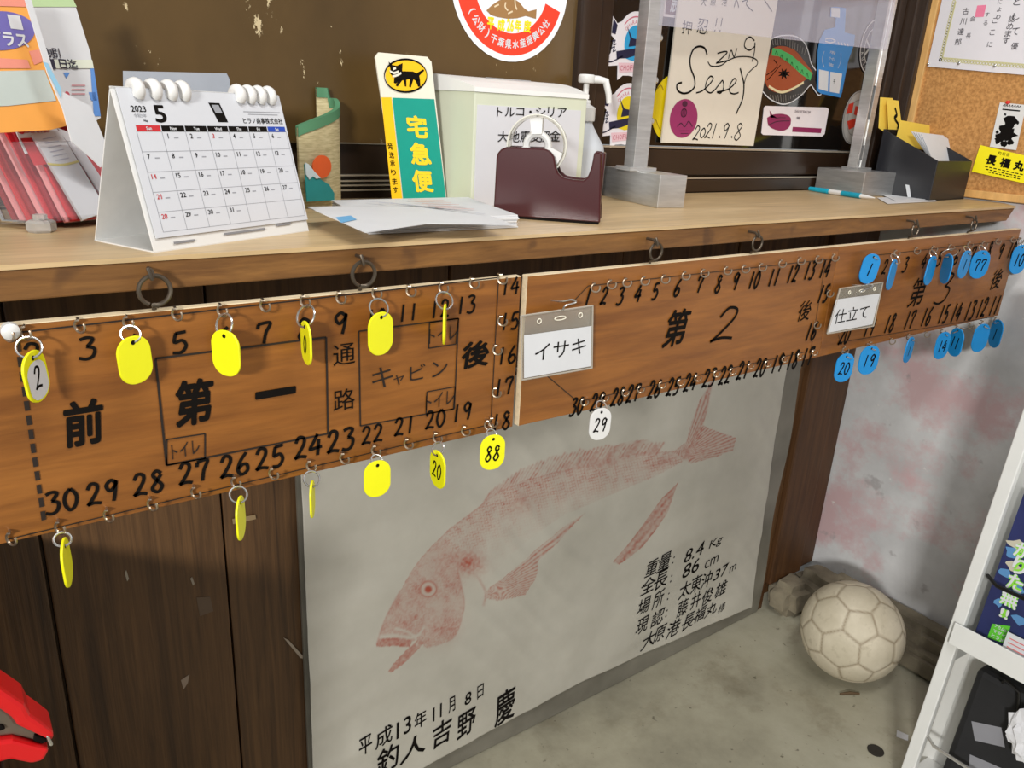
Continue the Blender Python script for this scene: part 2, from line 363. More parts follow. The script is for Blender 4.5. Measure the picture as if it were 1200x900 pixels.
# ============================================================ SEAT BOARDS
BT, BB = 1.029, .8465
def hook(u, v, root, r=.0052, rad=.0011, yaw=.5, z=None):
    p = onY(u, v, -.006); c_ = Vector((p.x, -.0075, p.z)); ea = Vector((math.sin(yaw), -math.cos(yaw), 0))
    pts = [Vector((c_.x, .001, c_.z + r * .9)), Vector((c_.x, -.003, c_.z + r * .95))] + [c_ + ea * (-r * math.sin(a)) * 1 + Z * (r * math.cos(a)) for a in [(.25 + 5.0 * i / 13) for i in range(14)]]
    b = MB(); b.tube(pts, rad, 6); obj('hook', b, M_steel, root, smooth=True)
    return c_
def board(x0, x1, y, label, eyes):
    root = thing('seat_board', ((x0 + x1) / 2, y, BB), label, 'board')
    b = MB(); b.box2((x0, y + .0003, BB), (x1, y + .010, BT - .0003)); pn = obj('panel', b, M_board, root, bevel=.0006)
    b = MB(); b.box2((x0, y + .0002, BT - .0008), (x1, y + .010, BT)); (b.box2((x0 - .0006, y + .0006, BB), (x0, y + .010, BT - .0008)) if x0 < 1 else None); obj('lit_edge_strip', b, M_litedge, root, 'edges painted pale as if lit from above and left')  # top and left edges coloured pale to imitate light falling on them
    for u, v, r in eyes:
        p = onY(u, v, .0); c_ = Vector((p.x, y - .004, BT + r + .006))
        b = MB(); b.tube([(p.x, y + .005, BT - .002), (p.x, y + .004, BT + .003)] + arc(c_, r, -PI / 2 - .15, PI * 1.5 - .45, (1, 0, 0), (0, 0, 1), 22), .0020 if r > .011 else .0016, 8)
        obj('screw_eye', b, M_old, root, 'dull steel eye', smooth=True)
    return root
B1 = board(-.14, .5245, 0, 'brown seat board at the left, with yellow tags and a dashed line', EYES[:2])
B2 = board(.5325, 1.1465, -.002, 'brown seat board in the middle, below the tape dispenser and metal post', EYES[2:4])
B3 = board(1.1475, 1.795, -.002, 'brown seat board at the right with blue tags, next to the grey wall', EYES[4:])

# ---- board one: brush writing
ik = wallink(0); q = lambda u, v: xz(u, v, 0)
def hpx(u, v, n, y=0): return (onY(u, v - n / 2, y) - onY(u, v + n / 2, y)).length
def wpx(u, v, n, y=0): return (onY(u - n / 2, v, y) - onY(u + n / 2, v, y)).length
for t, u, v in [('2', 38, 415), ('3', 102, 408), ('4', 157, 404), ('5', 210, 401), ('6', 262, 396), ('7', 309, 390), ('8', 357, 386), ('9', 399, 379), ('10', 441, 372), ('11', 478, 366), ('12', 515, 362), ('13', 546, 357),
                ('14', 598, 335), ('15', 597, 376), ('16', 594, 416), ('17', 590, 453), ('18', 587, 494), ('19', 541, 483), ('20', 510, 491), ('21', 474, 499), ('22', 436, 509), ('23', 399, 516),
                ('24', 361, 523), ('25', 316, 536), ('26', 275, 545), ('27', 227, 553), ('28', 174, 566), ('29', 120, 577), ('30', 72, 587)]:
    h = hpx(u, v, 25 if u < 430 or len(t) < 2 else 20); ik.digits(t, q(u, v), h, h * (.72 if len(t) == 1 else 1.25), h * (.15 if u < 430 else .14), .05)
for t, u, v, n, bd in [('前', 99, 495, 54, .028), ('第', 228, 471, 54, .03), ('一', 323, 460, 9, .02), ('後', 557, 415, 31, .028)]:
    ik.text(t, q(u, v), hpx(u, v, n), wpx(u, v, 48 if t != '後' else 32), bd, .12)
for t, u, v, n in [('通', 403, 415, 25), ('路', 403, 468, 25)]: ik.text(t, q(u, v), hpx(u, v, n), None, .002)
obj('lettering', ik, M_ink, B1, 'black brush writing')
ik = wallink(0)
for t, u, v, n in [('キ', 448, 442, 24), ('ャ', 467, 445, 12), ('ビ', 489, 436, 18), ('ン', 515, 432, 18)]: ik.text(t, q(u, v), hpx(u, v, n), wpx(u, v, n), .0)
for u, v in [(217, 526), (519, 391), (515, 468)]: ik.text('トイレ', q(u, v), hpx(u, v, 17), wpx(u, v, 33), -.002, .1, math.radians(3))
def seg(a, b_, w=.0012, d=None):
    A, B_ = np.array(q(*a)), np.array(q(*b_))
    if d:
        n = int(np.linalg.norm(B_ - A) / d)
        for i in range(n): ik.stroke([A + (B_ - A) * (i / n), A + (B_ - A) * ((i + .68) / n)], w * 2.4, False)
    else: ik.stroke([A, B_], w, False)
def loop(ps, w=.0014):
    for a, b_ in zip(ps, ps[1:] + ps[:1]): seg(a, b_, w)
loop([(182, 420), (382, 395), (384, 508), (195, 545)], .002); loop([(420, 388), (537, 373), (532, 479), (422, 499)], .0016)
loop([(195, 515), (240, 508), (240, 537), (195, 545)]); loop([(503, 378), (537, 373), (534, 403), (502, 408)]); loop([(500, 459), (533, 453), (531, 479), (499, 485)])
seg((8, 391), (584, 325), .0014); seg((584, 325), (575, 494)); seg((8, 632), (575, 497)); seg((20, 400), (52, 614), .0014, .0115)
obj('drawn_line', ik, plain('marker_line', (34, 22, 14), .6), B1, 'thin dark marker plan lines')
H1 = [(10, 392), (30, 390), (93, 382), (150, 378), (207, 368), (260, 364), (310, 358), (357, 353), (399, 349), (441, 344), (481, 341), (519, 337), (555, 332), (588, 327), (588, 376), (582, 410), (581, 460), (577, 495),
      (13, 631), (70, 618), (127, 604), (178, 591), (229, 577), (276, 565), (320, 555), (364, 546), (403, 537), (440, 528), (478, 520), (512, 513), (545, 505), (572, 498)]
for u, v in H1: hook(u, v, B1, yaw=.6)
b = MB(); p = onY(12, 388, -.004); b.lathe([(.002, -.004), (.0065, -.004), (.0065, .003), (.004, .005)], (p.x, -.004, p.z), 16, Matrix.Rotation(PI / 2, 4, 'X')); obj('knob', b, M_wht, B1, 'small pale round knob', smooth=True)

# ---- board two
ik = wallink(-.002); q = lambda u, v: xz(u, v, -.002)
D2 = [('1', 689, 348), ('2', 708, 347), ('3', 727, 347), ('4', 748, 344), ('5', 768, 341), ('6', 794, 337), ('7', 820, 333), ('8', 842, 333), ('9', 862, 330), ('10', 884, 328), ('11', 907, 325), ('12', 929, 321), ('13', 949, 317), ('14', 967, 315),
      ('15', 965, 344), ('16', 951, 388), ('17', 946, 418), ('18', 929, 422), ('19', 911, 426), ('20', 891, 431), ('21', 871, 434), ('22', 850, 440), ('23', 831, 443), ('24', 809, 448), ('25', 789, 453), ('26', 767, 456), ('27', 742, 461), ('28', 724, 465), ('29', 700, 471), ('30', 676, 476)]
for t, u, v in D2:
    h = hpx(u, v, 19); ik.digits(t, q(u, v), h, h * (.5 if len(t) == 1 else .95), h * .16, .2)
ik.text('第', q(793, 384), hpx(793, 384, 42), wpx(793, 384, 30), .02, .25); ik.digits('2', q(851, 380), hpx(851, 380, 36), wpx(851, 380, 26), .0042, .35)
ik.text('後', q(943, 364), hpx(943, 364, 22), None, .006, .2)
obj('lettering', ik, M_ink, B2, 'narrow black brush digits and characters')
ik = wallink(-.002, .0004)
for a, b_ in [((668, 357), (689, 335)), ((689, 335), (978, 303)), ((968, 304), (947, 428)), ((638, 438), (676, 470)), ((680, 470), (945, 412))]: seg(a, b_, .0012)
obj('drawn_line', ik, M_pen, B2, 'thin brown pen line')
for u, v in [(697, 337), (716, 333), (734, 331), (755, 329), (779, 327), (803, 323), (825, 320), (852, 317), (873, 315), (893, 313), (916, 309), (938, 306), (959, 304), (978, 302), (972, 344), (957, 381)]: hook(u, v, B2, .0052, .0011, .9)
for t, u, v in D2[16:]: hook(u + 8, v - 5, B2, .0045, .001, .9)

# ---- board three
ik = wallink(-.002)
for t, u, v in [('1', 1017, 312), ('2', 1037, 313), ('3', 1061, 310), ('4', 1083, 306), ('5', 1101, 303), ('6', 1121, 301), ('7', 1140, 298), ('8', 1160, 293), ('9', 1173, 295), ('10', 1186, 293),
                ('11', 1166, 358), ('12', 1151, 361), ('13', 1137, 364), ('14', 1121, 366), ('15', 1106, 368), ('16', 1086, 371), ('17', 1066, 375), ('18', 1043, 379), ('19', 1019, 384), ('20', 990, 393)]:
    h = hpx(u, v, 18 if v > 330 else 15); ik.digits(t, q(u, v), h, h * (.55 if len(t) == 1 else 1.0), h * .15, .2)
ik.text('第', q(1076, 342), hpx(1076, 342, 30), wpx(1076, 342, 19), .006, .2); ik.digits('3', q(1107, 338), hpx(1107, 338, 30), wpx(1107, 338, 15), .0042, .25); ik.text('後', q(1168, 327), hpx(1168, 327, 20), wpx(1168, 327, 11), .006, .2)
obj('lettering', ik, M_ink, B3, 'narrow black brush digits and characters')
ik = wallink(-.002, .0004)
for a, b_ in [((1018, 300), (1197, 280)), ((985, 401), (1165, 371)), ((985, 401), (982, 392))]: seg(a, b_, .0012)
obj('drawn_line', ik, M_pen, B3, 'thin brown pen line')
for u, v in [(1022, 301), (1050, 297), (1074, 294), (1094, 292), (1114, 290), (1136, 287), (1153, 286), (1169, 283), (1187, 281), (1196, 282), (990, 410), (1021, 404), (1045, 400), (1065, 395), (1086, 392), (1104, 389), (1122, 385), (1137, 382), (1152, 379), (1167, 375)]: hook(u, v, B3, .0052, .0011, .9)

# ============================================================ NUMBER TAGS
def stadium(w, h, n=10, k=.92):
    r = w / 2 * k; pts = []
    for cx, cz, a in ((w / 2 - r, h / 2 - r, 0), (-w / 2 + r, h / 2 - r, PI / 2), (-w / 2 + r, -h / 2 + r, PI), (w / 2 - r, -h / 2 + r, 1.5 * PI)):
        pts += [(cx + r * math.cos(a + PI / 2 * i / n), cz + r * math.sin(a + PI / 2 * i / n)) for i in range(n + 1)]
    return pts
def number_tag(hu, hv, u, v, wp, hp, mat, label, group, txt=None, sgn=1, roll=0, face=None, aspect=.72, ringr=.0095, tc=None, col=None):
    """ring hanging on a hook at pixel (hu,hv), plate centred at pixel (u,v), its apparent size giving how far it is turned"""
    Y = -.020; c_ = onY(u, v, Y); hk = onY(hu, hv, -.011); h = hpx(u, v, hp, Y); w = h * aspect
    d = Vector((CAM.x - c_.x, CAM.y - c_.y, 0)).normalized(); best = None
    for k_ in range(0, 88):                       # how far the plate is turned away
        n = Matrix.Rotation(math.radians(k_) * sgn, 3, 'Z') @ d; e_ = Z.cross(n) * (w / 2)
        er = abs(abs(proj(c_ + e_)[0] - proj(c_ - e_)[0]) + 2.2 * abs(math.sin(math.radians(k_))) - wp)
        if best is None or er < best[0]: best = (er, k_)
    a = math.radians(best[1]) * sgn
    n = Matrix.Rotation(a, 3, 'Z') @ d; ex = Z.cross(n); R_ = Matrix.Rotation(roll, 3, n); ex = R_ @ ex; ez = R_ @ Z
    reach = max(abs(ex.y) * w / 2, 0) + .003
    if c_.y + reach > -.004 and c_.z > BB - .01: c_ = onY(u, v, -.005 - reach)
    root = thing('number_tag', hk, label, 'tag', group)
    t = .0022; P = lambda x, z_, k=0: c_ + ex * x + ez * z_ + n * k
    outl = stadium(w, h); hole = [(.0022 * math.cos(q_), h / 2 - .005 + .0022 * math.sin(q_)) for q_ in [2 * PI * i / 12 for i in range(12)]]
    b = MB(); b.prism([P(x, z_, -t / 2) for x, z_ in outl], n * t); obj('plate', b, mat, root, bevel=.0006)
    ik = Ink(c_, ex, ez, t / 2 + .0003); ik.disc((0, h / 2 - .005), .0019, n=14)
    if txt: ik.digits(txt, (tc or (0, -.001)), h * (.42 if not tc else .36), w * (.3 if len(txt) == 1 else .58), h * .05, .12)
    if face:
        i2 = Ink(c_, ex, ez, t / 2 + .0002); i2.poly([(x * .82, z_ * .76 - .003) for x, z_ in outl]); obj('paper_label', i2, M_paper, root, 'white paper face')
    obj('lettering', ik, M_ink, root, 'black hole and writing' if txt else 'dark punched hole')
    top = P(0, h / 2 - .005); ctr_ = (hk + top) / 2; dist = (hk - top).length; r = max(ringr * .6, dist / 2)
    up = (hk - top).normalized(); side = RIGHT - up * RIGHT.dot(up)
    side = (Matrix.Rotation(.5 * sgn, 3, up) @ side).normalized()
    b = MB(); b.tube(arc(ctr_, r, 0, 2 * PI, side, up, 28)[:-1], .0010, 6, closed=True); obj('key_ring', b, M_ring, root, 'thin nickel ring', smooth=True)
    return root
GY, GB = 'yellow number tags on the left board', 'blue number tags on the right board'
Yt = lambda *a, **k: number_tag(*a[:6], M_yel, a[6], GY, **k)
Yt(31, 395, 42, 441, 28, 60, 'yellow tag with white face reading 2, leftmost on top row', txt='2', face=1, roll=.12, sgn=1)
Yt(151, 382, 158, 422, 40, 56, 'broad yellow tag hanging left of the painted number 5', roll=.04)
Yt(262, 368, 265, 414, 34, 54, 'broad yellow tag hanging between the painted numbers 5 and 7', sgn=-1)
Yt(358, 358, 359, 402, 13, 50, 'turned narrow yellow tag with black marks between numbers 7 and 9', txt='0', sgn=-1)
Yt(442, 350, 446, 391, 30, 50, 'broad yellow tag hanging between the painted numbers 9 and 11', sgn=1)
Yt(520, 342, 521, 380, 4, 46, 'yellow tag seen edge-on over the painted number 12', sgn=1)
Yt(72, 624, 78, 659, 9, 54, 'edge-on yellow tag below the painted number 30, lowest at left', sgn=1, roll=.10)
Yt(278, 570, 282, 607, 11, 48, 'thin turned yellow tag below the painted number 26', sgn=1, roll=.05)
Yt(365, 552, 366, 585, 6, 40, 'edge-on yellow tag at the top left corner of the fish print', sgn=1)
Yt(441, 533, 442, 561, 32, 42, 'broad yellow tag below the painted number 22, over the fish print', sgn=1)
Yt(513, 518, 513, 550, 19, 42, 'half-turned yellow tag reading 20 over the fish print', txt='20', sgn=-1)
Yt(574, 503, 577, 530, 30, 40, 'yellow tag below the painted number 18 at the board corner', txt='88', sgn=1)
number_tag(705, 470, 703, 497, 26, 36, M_wht, 'white tag reading 29 hanging under the middle board', None, txt='29', ringr=.005)
Bt = lambda *a, **k: number_tag(*a[:6], M_blu, a[6], GB, **k)
Bt(1022, 302, 1019, 315, 22, 32, 'blue tag reading 1 above the white card holder, first of top row', txt='1', ringr=.004, roll=-.12)
Bt(1050, 299, 1045, 322, 10, 32, 'turned narrow blue tag beside the painted number 2', sgn=1, roll=-.1)
Bt(1094, 294, 1090, 317, 12, 30, 'turned blue tag covering the painted number 4', sgn=1, roll=-.1)
Bt(1113, 292, 1109, 315, 13, 30, 'turned blue tag covering the painted number 5', sgn=-1, roll=-.06)
Bt(1134, 290, 1130, 310, 13, 28, 'turned blue tag at number 6, left of the broad crossed-out one', sgn=1, roll=-.1, txt='1')
Bt(1152, 289, 1148, 310, 23, 28, 'broad blue tag with scribbled 7, left of number 8 in top row', txt='77', ringr=.005, aspect=.84)
Bt(1196, 285, 1194, 304, 20, 28, 'blue tag reading 10 at the right end of the top row', txt='10', ringr=.006)
Bt(993, 414, 989, 431, 22, 30, 'blue tag reading 20, leftmost in the bottom row', txt='20')
Bt(1021, 405, 1018, 422, 24, 30, 'blue tag reading 19 in the bottom row', txt='19', aspect=.82, ringr=.005)
Bt(1066, 397, 1065, 410, 11, 26, 'turned blue tag alone under the painted number 17', sgn=1, roll=-.05, txt='1')
Bt(1105, 391, 1104, 405, 18, 27, 'blue tag below number 15, left of an overlapping pair', txt='14', ringr=.005)
Bt(1123, 387, 1120, 401, 17, 27, 'blue tag below number 14, right of an overlapping pair', txt='11', sgn=-1, ringr=.005)
Bt(1152, 381, 1149, 396, 20, 27, 'plain blue tag below number 12 in the bottom row', aspect=.78, ringr=.005)
Bt(1167, 377, 1167, 391, 15, 26, 'half-hidden blue tag at the right end of the bottom row', sgn=-1, txt='1', ringr=.005)

# ============================================================ CARD HOLDERS
def lerp(a, b_, t): return a + (b_ - a) * t
def holder(qs, card, txt, tpos, th, hookpx, label, y):
    root = thing('card_holder', onY(*hookpx, y), label, 'card holder')
    P = [onY(u, v, y) for u, v in qs]
    def frame(P): O = P[3]; return O, (P[2] - P[3]), (P[0] - P[3])
    O, ex, ey = frame(P); n = ex.cross(ey).normalized()
    b = MB(); b.prism([p - n * .0012 for p in P], n * .002); obj('sleeve', b, M_vinyl, root)
    for k in range(4):
        a, c_ = P[k] + n * .001, P[(k + 1) % 4] + n * .001
        b = MB(); b.tube([a, c_], .0011, 6); obj('rim', b, clear('vinyl_rim', (.9, .88, .85), .4, .15, .5, (222, 212, 196)) if 'vinyl_rim' not in bpy.data.materials else bpy.data.materials['vinyl_rim'], root)
    Q = [onP(u, v, P[0] + n * .0012, n) for u, v in card]; b = MB(); b.prism(Q, n * .0004); obj('card', b, M_paper, root, 'white paper card')
    O2 = Q[3]; exn = (Q[2] - Q[3]).normalized(); eyn = n.cross(exn)
    ik = Ink(O2, exn, eyn, .0008); c_ = onP(*tpos, O2, n) - O2
    ik.text(txt, (c_.dot(exn), c_.dot(eyn)), th, (Q[2] - Q[3]).length * (.76 if len(txt) == 3 else .7), -.004); obj('lettering', ik, M_ink, root, 'black hand-lettered word')
    for f_ in (.24, .82):
        c2 = lerp(lerp(P[0], P[1], f_), lerp(P[3], P[2], f_), .12) + n * .0012; e1 = (P[1] - P[0]).normalized(); e2 = n.cross(e1)
        b = MB(); b.tube([c2 + e1 * (.0028 * math.cos(t)) + e2 * (.0028 * math.sin(t)) for t in [2 * PI * i / 14 for i in range(14)]], .0007, 6, closed=True); obj('punch_hole', b, M_cream, root, smooth=True)
    c2 = lerp(lerp(P[0], P[1], .53), lerp(P[3], P[2], .53), .12) + n * .0012; b = MB(); b.tube([c2 + e1 * (.0085 * math.cos(t)) + e2 * (.0022 * math.sin(t)) for t in [2 * PI * i / 18 for i in range(18)]], .0007, 6, closed=True); obj('hanging_slot', b, M_cream, root, smooth=True)
    b = MB(); a = onY(*hookpx, -.002); pp = onP(hookpx[0], hookpx[1] + 9, P[0], n)
    b.tube(smooth_pts([(a.x - .014, y + .013, a.z + .001), (a.x - .010, y - .002, a.z + .003), (a.x - .003, y - .010, a.z + .006), (a.x + .003, y - .012, a.z + .003), (pp.x + .002, pp.y - .006, pp.z + .004), (pp.x + .001, pp.y - .002, pp.z - .002), (pp.x - .001, pp.y + .003, pp.z - .003)], 5), .0011, 6); obj('wire_hook', b, M_ring, root, 'bent bright wire', smooth=True)
holder([(610, 370), (694, 358), (693, 431), (611, 445)], [(614, 393), (693, 382), (692, 429), (614, 443)], 'イサキ', (657, 409), .020, (657, 352), 'clear holder with white card lettered in three large black katakana', -.014)
holder([(984, 338), (1034, 331), (1023, 382), (969, 391)], [(980, 351), (1031, 344), (1022, 380), (970, 390)], '仕立て', (998, 368), .024, (1005, 334), 'small clear holder with white card at the left of the blue tags', -.014)

# ============================================================ FISH PRINT
PY = DP - .0145                                   # plane of the sheet
fp = thing('fish_print', (.96, DP - .02, 0), 'large pale sheet with a red rubbed print of a sea bream, leaning on the planks', 'fish print')
pz = lambda u, v: xz(u, v, PY)
def wrinkle(x, z_):
    return .0022 * math.sin(7 * x + 3 * z_ + 1.3 * math.sin(5 * z_)) + .0012 * math.sin(23 * x - 17 * z_ + 2 * math.sin(6 * x)) + .0008 * math.sin(41 * z_ + 9 * x)
SL, SR, ST = .366, 1.585, .80                     # grey sleeve
b = MB()
nx, nz_ = 60, 30
def sleeve_pt(i, j):
    x = SL + (SR - SL) * i / nx; zb = .003; z_ = zb + (ST - zb) * j / nz_
    bulge = .003 * max(0, math.sin(PI * min(1, max(0, (x - .5) / 1.0)))) * (1 - j / nz_) ** 6
    return (x + (.006 * math.sin(z_ * 16) if i == nx else 0), DP - .007 - bulge, z_)
vs_ = [sleeve_pt(i, j) for j in range(nz_ + 1) for i in range(nx + 1)]
vs_ += [(x, DP - .0015, z_) for x, y, z_ in vs_]
o2 = (nx + 1) * (nz_ + 1); fs = []
for j in range(nz_):
    for i in range(nx):
        a = j * (nx + 1) + i; qd = (a, a + 1, a + nx + 2, a + nx + 1); fs += [qd, tuple(k + o2 for k in qd[::-1])]
edge = [i for i in range(nx + 1)] + [(j + 1) * (nx + 1) - 1 for j in range(1, nz_ + 1)] + [nz_ * (nx + 1) + i for i in range(nx - 1, -1, -1)] + [j * (nx + 1) for j in range(nz_ - 1, 0, -1)]
for a, c_ in zip(edge, edge[1:] + edge[:1]): fs.append((a, a + o2, c_ + o2, c_))
b.add(vs_, fs); obj('sleeve', b, M_sleeve, fp, 'grey plastic sleeve around the sheet', smooth=True)

# ink drawing of the bream, laid out on the sheet (u,v as measured), density per vertex of a fine grid
def cr(x, y): return (340 + x / 1.9155, 430 + y / 1.9155)
def inside(poly, U, V):
    r = np.zeros(U.shape, bool); n = len(poly)
    for i in range(n):
        (x1, y1), (x2, y2) = poly[i], poly[(i + 1) % n]
        c_ = ((y1 > V) != (y2 > V)); xx = (x2 - x1) * (V - y1) / ((y2 - y1) if y2 != y1 else 1e-9) + x1
        r ^= c_ & (U < xx)
    return r
def dist(line, U, V):
    d = np.full(U.shape, 1e9)
    for (x1, y1), (x2, y2) in zip(line, line[1:]):
        L = (x2 - x1) ** 2 + (y2 - y1) ** 2 + 1e-9; t = np.clip(((U - x1) * (x2 - x1) + (V - y1) * (y2 - y1)) / L, 0, 1)
        d = np.minimum(d, np.hypot(U - x1 - t * (x2 - x1), V - y1 - t * (y2 - y1)))
    return d
def vnoise(U, V, sc, seed):
    r_ = np.random.default_rng(seed); G = r_.random((256, 256)); a = U / sc; b_ = V / sc
    i = np.floor(a).astype(int); j = np.floor(b_).astype(int); fa = a - i; fb = b_ - j; fa = fa * fa * (3 - 2 * fa); fb = fb * fb * (3 - 2 * fb)
    g = lambda p, q_: G[p % 256, q_ % 256]
    return (g(i, j) * (1 - fa) + g(i + 1, j) * fa) * (1 - fb) + (g(i, j + 1) * (1 - fa) + g(i + 1, j + 1) * fa) * fb
def fish_ink(U, V):      # U,V in the detail frame
    n1 = vnoise(U, V, 4, 1); n2 = vnoise(U, V, 14, 2); n3 = vnoise(U, V, 45, 3); fine = vnoise(U, V, 1.7, 4)
    back = [tuple(p) for p in smooth_pts([(193, 622), (214, 560), (244, 500), (275, 450), (310, 408), (350, 368), (400, 330), (450, 290), (500, 264), (560, 246), (640, 226), (720, 206), (790, 192), (850, 188), (890, 184)], 4)]
    low = [tuple(p) for p in smooth_pts([(890, 204), (830, 236), (760, 268), (690, 300), (620, 330), (560, 372), (500, 420), (455, 470), (430, 530), (400, 562), (352, 612), (310, 632), (282, 612), (262, 622)], 4)]
    body = inside(back + low, U, V)
    db = dist(back, U, V)                        # distance from the back line
    ink = np.zeros(U.shape)
    head = inside([tuple(p) for p in smooth_pts([(193, 622), (214, 560), (244, 500), (275, 450), (310, 408), (345, 385), (372, 440), (385, 500), (390, 540), (372, 600), (310, 630), (282, 612), (193, 622)], 4)], U, V)
    flank = body & ~head
    # scales: crescents in a skewed lattice following the back
    ang = math.radians(-33); a = (U * math.cos(ang) - V * math.sin(ang)); c_ = (U * math.sin(ang) + V * math.cos(ang))
    ps = 9.0; row = np.floor(c_ / (ps * .5)); aa = (a + (row % 2) * ps / 2) / ps; fa = aa - np.floor(aa) - .5; fc = c_ / (ps * .5) - row
    scale = np.exp(-((np.hypot(fa, (fc - .5) * .6) - .42) ** 2) / .008)
    fade = np.exp(-(np.maximum(db - 24, 0) / 62) ** 1.5)
    ink = np.where(flank, fade * (.20 + .42 * scale) * (.35 + .9 * n2) * (.5 + .7 * n1), ink)
    ink = np.where(head, (.15 + .30 * (n2 - .3)) * (.25 + 1.1 * fine) * (.5 + .9 * n1) * (.75 + .5 * n3) + .10 + .16 * scale * (n3 - .2), ink)
    ink = np.maximum(ink, np.where(body, np.exp(-(db / 5) ** 2) * .38 * (.4 + .9 * n1), 0))
    def blob(x, y, rx, ry, k, rot=0):
        ca, sa = math.cos(rot), math.sin(rot); dx = (U - x) * ca + (V - y) * sa; dy = -(U - x) * sa + (V - y) * ca
        return k * np.exp(-((dx / rx) ** 2 + (dy / ry) ** 2)) * (.35 + .9 * n1)
    ink = np.maximum(ink, blob(400, 440, 34, 26, .75)); ink = np.maximum(ink, blob(370, 425, 24, 18, .5)); ink = np.maximum(ink, blob(330, 575, 45, 40, .33)); ink = np.maximum(ink, blob(700, 215, 90, 16, .4, -.2)); ink = np.maximum(ink, blob(830, 212, 50, 14, .42, -.35))
    ink = np.maximum(ink, blob(520, 300, 60, 34, .34, -.5))
    def hatch(poly, A, B, k, per=5, w=.5, edge=.25):   # fin rays fanning from A to B lines
        m_ = inside(poly, U, V); th = np.arctan2(V - A[1], U - A[0]); s_ = .5 + .5 * np.cos(th * B + n2 * 1.2)
        return np.where(m_, k * (edge + (1 - edge) * s_ ** 1.5) * (.45 + .75 * n1), 0)
    # dorsal spines: broken strokes rising from the back
    spn = np.zeros(U.shape); r_ = np.random.default_rng(5)
    for i in range(46):
        t = i / 45; x = 440 + 385 * t; y = np.interp(x, [p[0] for p in back], [p[1] for p in back]); L_ = 20 + 22 * math.sin(PI * min(1, t * 1.15)) * (.7 + .5 * r_.random())
        spn = np.maximum(spn, np.exp(-(dist([(x - 6, y + 6), (x + L_ * .55, y - L_)], U, V) / 2.4) ** 2) * (.25 + .3 * r_.random()))
    ink = np.maximum(ink, spn * (.3 + 1.0 * n1))
    ink = np.maximum(ink, hatch([(600, 232), (640, 205), (700, 185), (760, 166), (800, 162), (828, 176), (815, 196), (760, 205), (690, 218)], (560, 420), 60, .42))
    # tail
    ink = np.maximum(ink, hatch([(856, 190), (886, 168), (898, 120), (918, 72), (946, 30), (936, 80), (926, 128), (915, 165), (898, 205), (880, 205)], (868, 232), 120, .62))
    ink = np.maximum(ink, hatch([(880, 205), (900, 176), (922, 128), (942, 138), (998, 158), (990, 186), (946, 202), (898, 216)], (850, 215), 120, .66))
    ink = np.maximum(ink, np.exp(-(dist([(880, 206), (900, 170), (930, 100), (944, 36)], U, V) / 3) ** 2) * .5 * (.3 + n1))
    # pectoral and anal fins
    ink = np.maximum(ink, hatch([(440, 520), (446, 498), (500, 458), (556, 408), (608, 364), (662, 326), (606, 388), (556, 436), (552, 474), (528, 512), (470, 526)], (430, 520), 130, .62))
    ink = np.maximum(ink, hatch([(440, 520), (446, 498), (500, 462), (540, 440), (520, 480), (500, 510), (470, 524)], (430, 520), 130, .62))
    ink = np.maximum(ink, hatch([(722, 436), (760, 392), (798, 340), (830, 296), (868, 258), (846, 322), (822, 362), (790, 402), (758, 428), (736, 442)], (980, 150), 130, .62, edge=.55))
    # mouth, jaws, eye, gill
    ln = lambda pts, w, k: k * np.exp(-(dist([tuple(p) for p in smooth_pts(pts, 4)], U, V) / w) ** 2) * (.55 + .6 * n1)
    jaw = inside([(218, 682), (232, 662), (262, 632), (292, 612), (300, 618), (280, 640), (250, 668), (226, 684)], U, V); lip = inside([(190, 625), (196, 608), (232, 606), (272, 612), (268, 628), (232, 624)], U, V)
    ink = np.where(jaw, .55 * (.5 + .7 * n1), ink); ink = np.where(lip, .62 * (.5 + .7 * n1), ink)
    wl = np.exp(-(dist([(196, 604), (232, 600), (270, 606), (288, 600), (300, 584)], U, V) / 3.2) ** 2) + np.exp(-(dist([(236, 586), (262, 592), (280, 604), (284, 622)], U, V) / 2.6) ** 2)
    ink = ink * (1 - np.clip(wl, 0, 1) * .85)
    ink = np.maximum(ink, ln([(222, 680), (250, 650), (285, 614)], 2.4, .6)); ink = np.maximum(ink, ln([(192, 618), (214, 560), (244, 500)], 2.2, .4))
    e = np.hypot((U - 308) / 1.05, V - 497); ink = np.where(e < 20, .16, ink); ink = np.maximum(ink, .62 * np.exp(-((e - 18) / 2.6) ** 2)); ink = np.maximum(ink, .9 * np.exp(-(e / 9) ** 4))
    ink = np.maximum(ink, ln([(372, 440), (386, 500), (390, 545), (374, 598), (350, 616)], 2.6, .42)); ink = np.maximum(ink, ln([(346, 500), (366, 540), (360, 585)], 2.2, .3)); ink = np.maximum(ink, ln([(420, 470), (440, 505), (436, 535)], 3, .34))
    return np.clip(ink, 0, 1)
PX0, PX1 = pz(352, 560)[0], pz(881, 700)[0]
def zbot(x): return np.interp(x, [PX0, .55, .93, 1.25, PX1], [.035, .046, .062, .052, .04])
NX, NZ = 560, 350
gx = np.linspace(PX0, PX1, NX); vv = np.linspace(0, 1, NZ); GX = np.repeat(gx[None, :], NZ, 0); zb = zbot(gx)[None, :]; GZ = zb + (.79 - zb) * vv[:, None]
GX = np.where(GX > PX1 - .05, GX - .045 * (GZ - .04) * (GX - (PX1 - .05)) / .05, GX)     # right edge cut slightly askew
d0 = np.stack([GX, np.full_like(GX, PY), GZ], -1) - np.array(CAM)
den = d0 @ np.array(FWD); UU = 600 + F_PX * (d0 @ np.array(RIGHT)) / den; VV = 450 + F_PX * (d0 @ np.array(DOWN)) / den
INK = np.clip(fish_ink((UU - 340) * 1.9155, (VV - 430) * 1.9155) * 1.25, 0, 1).astype(np.float32)
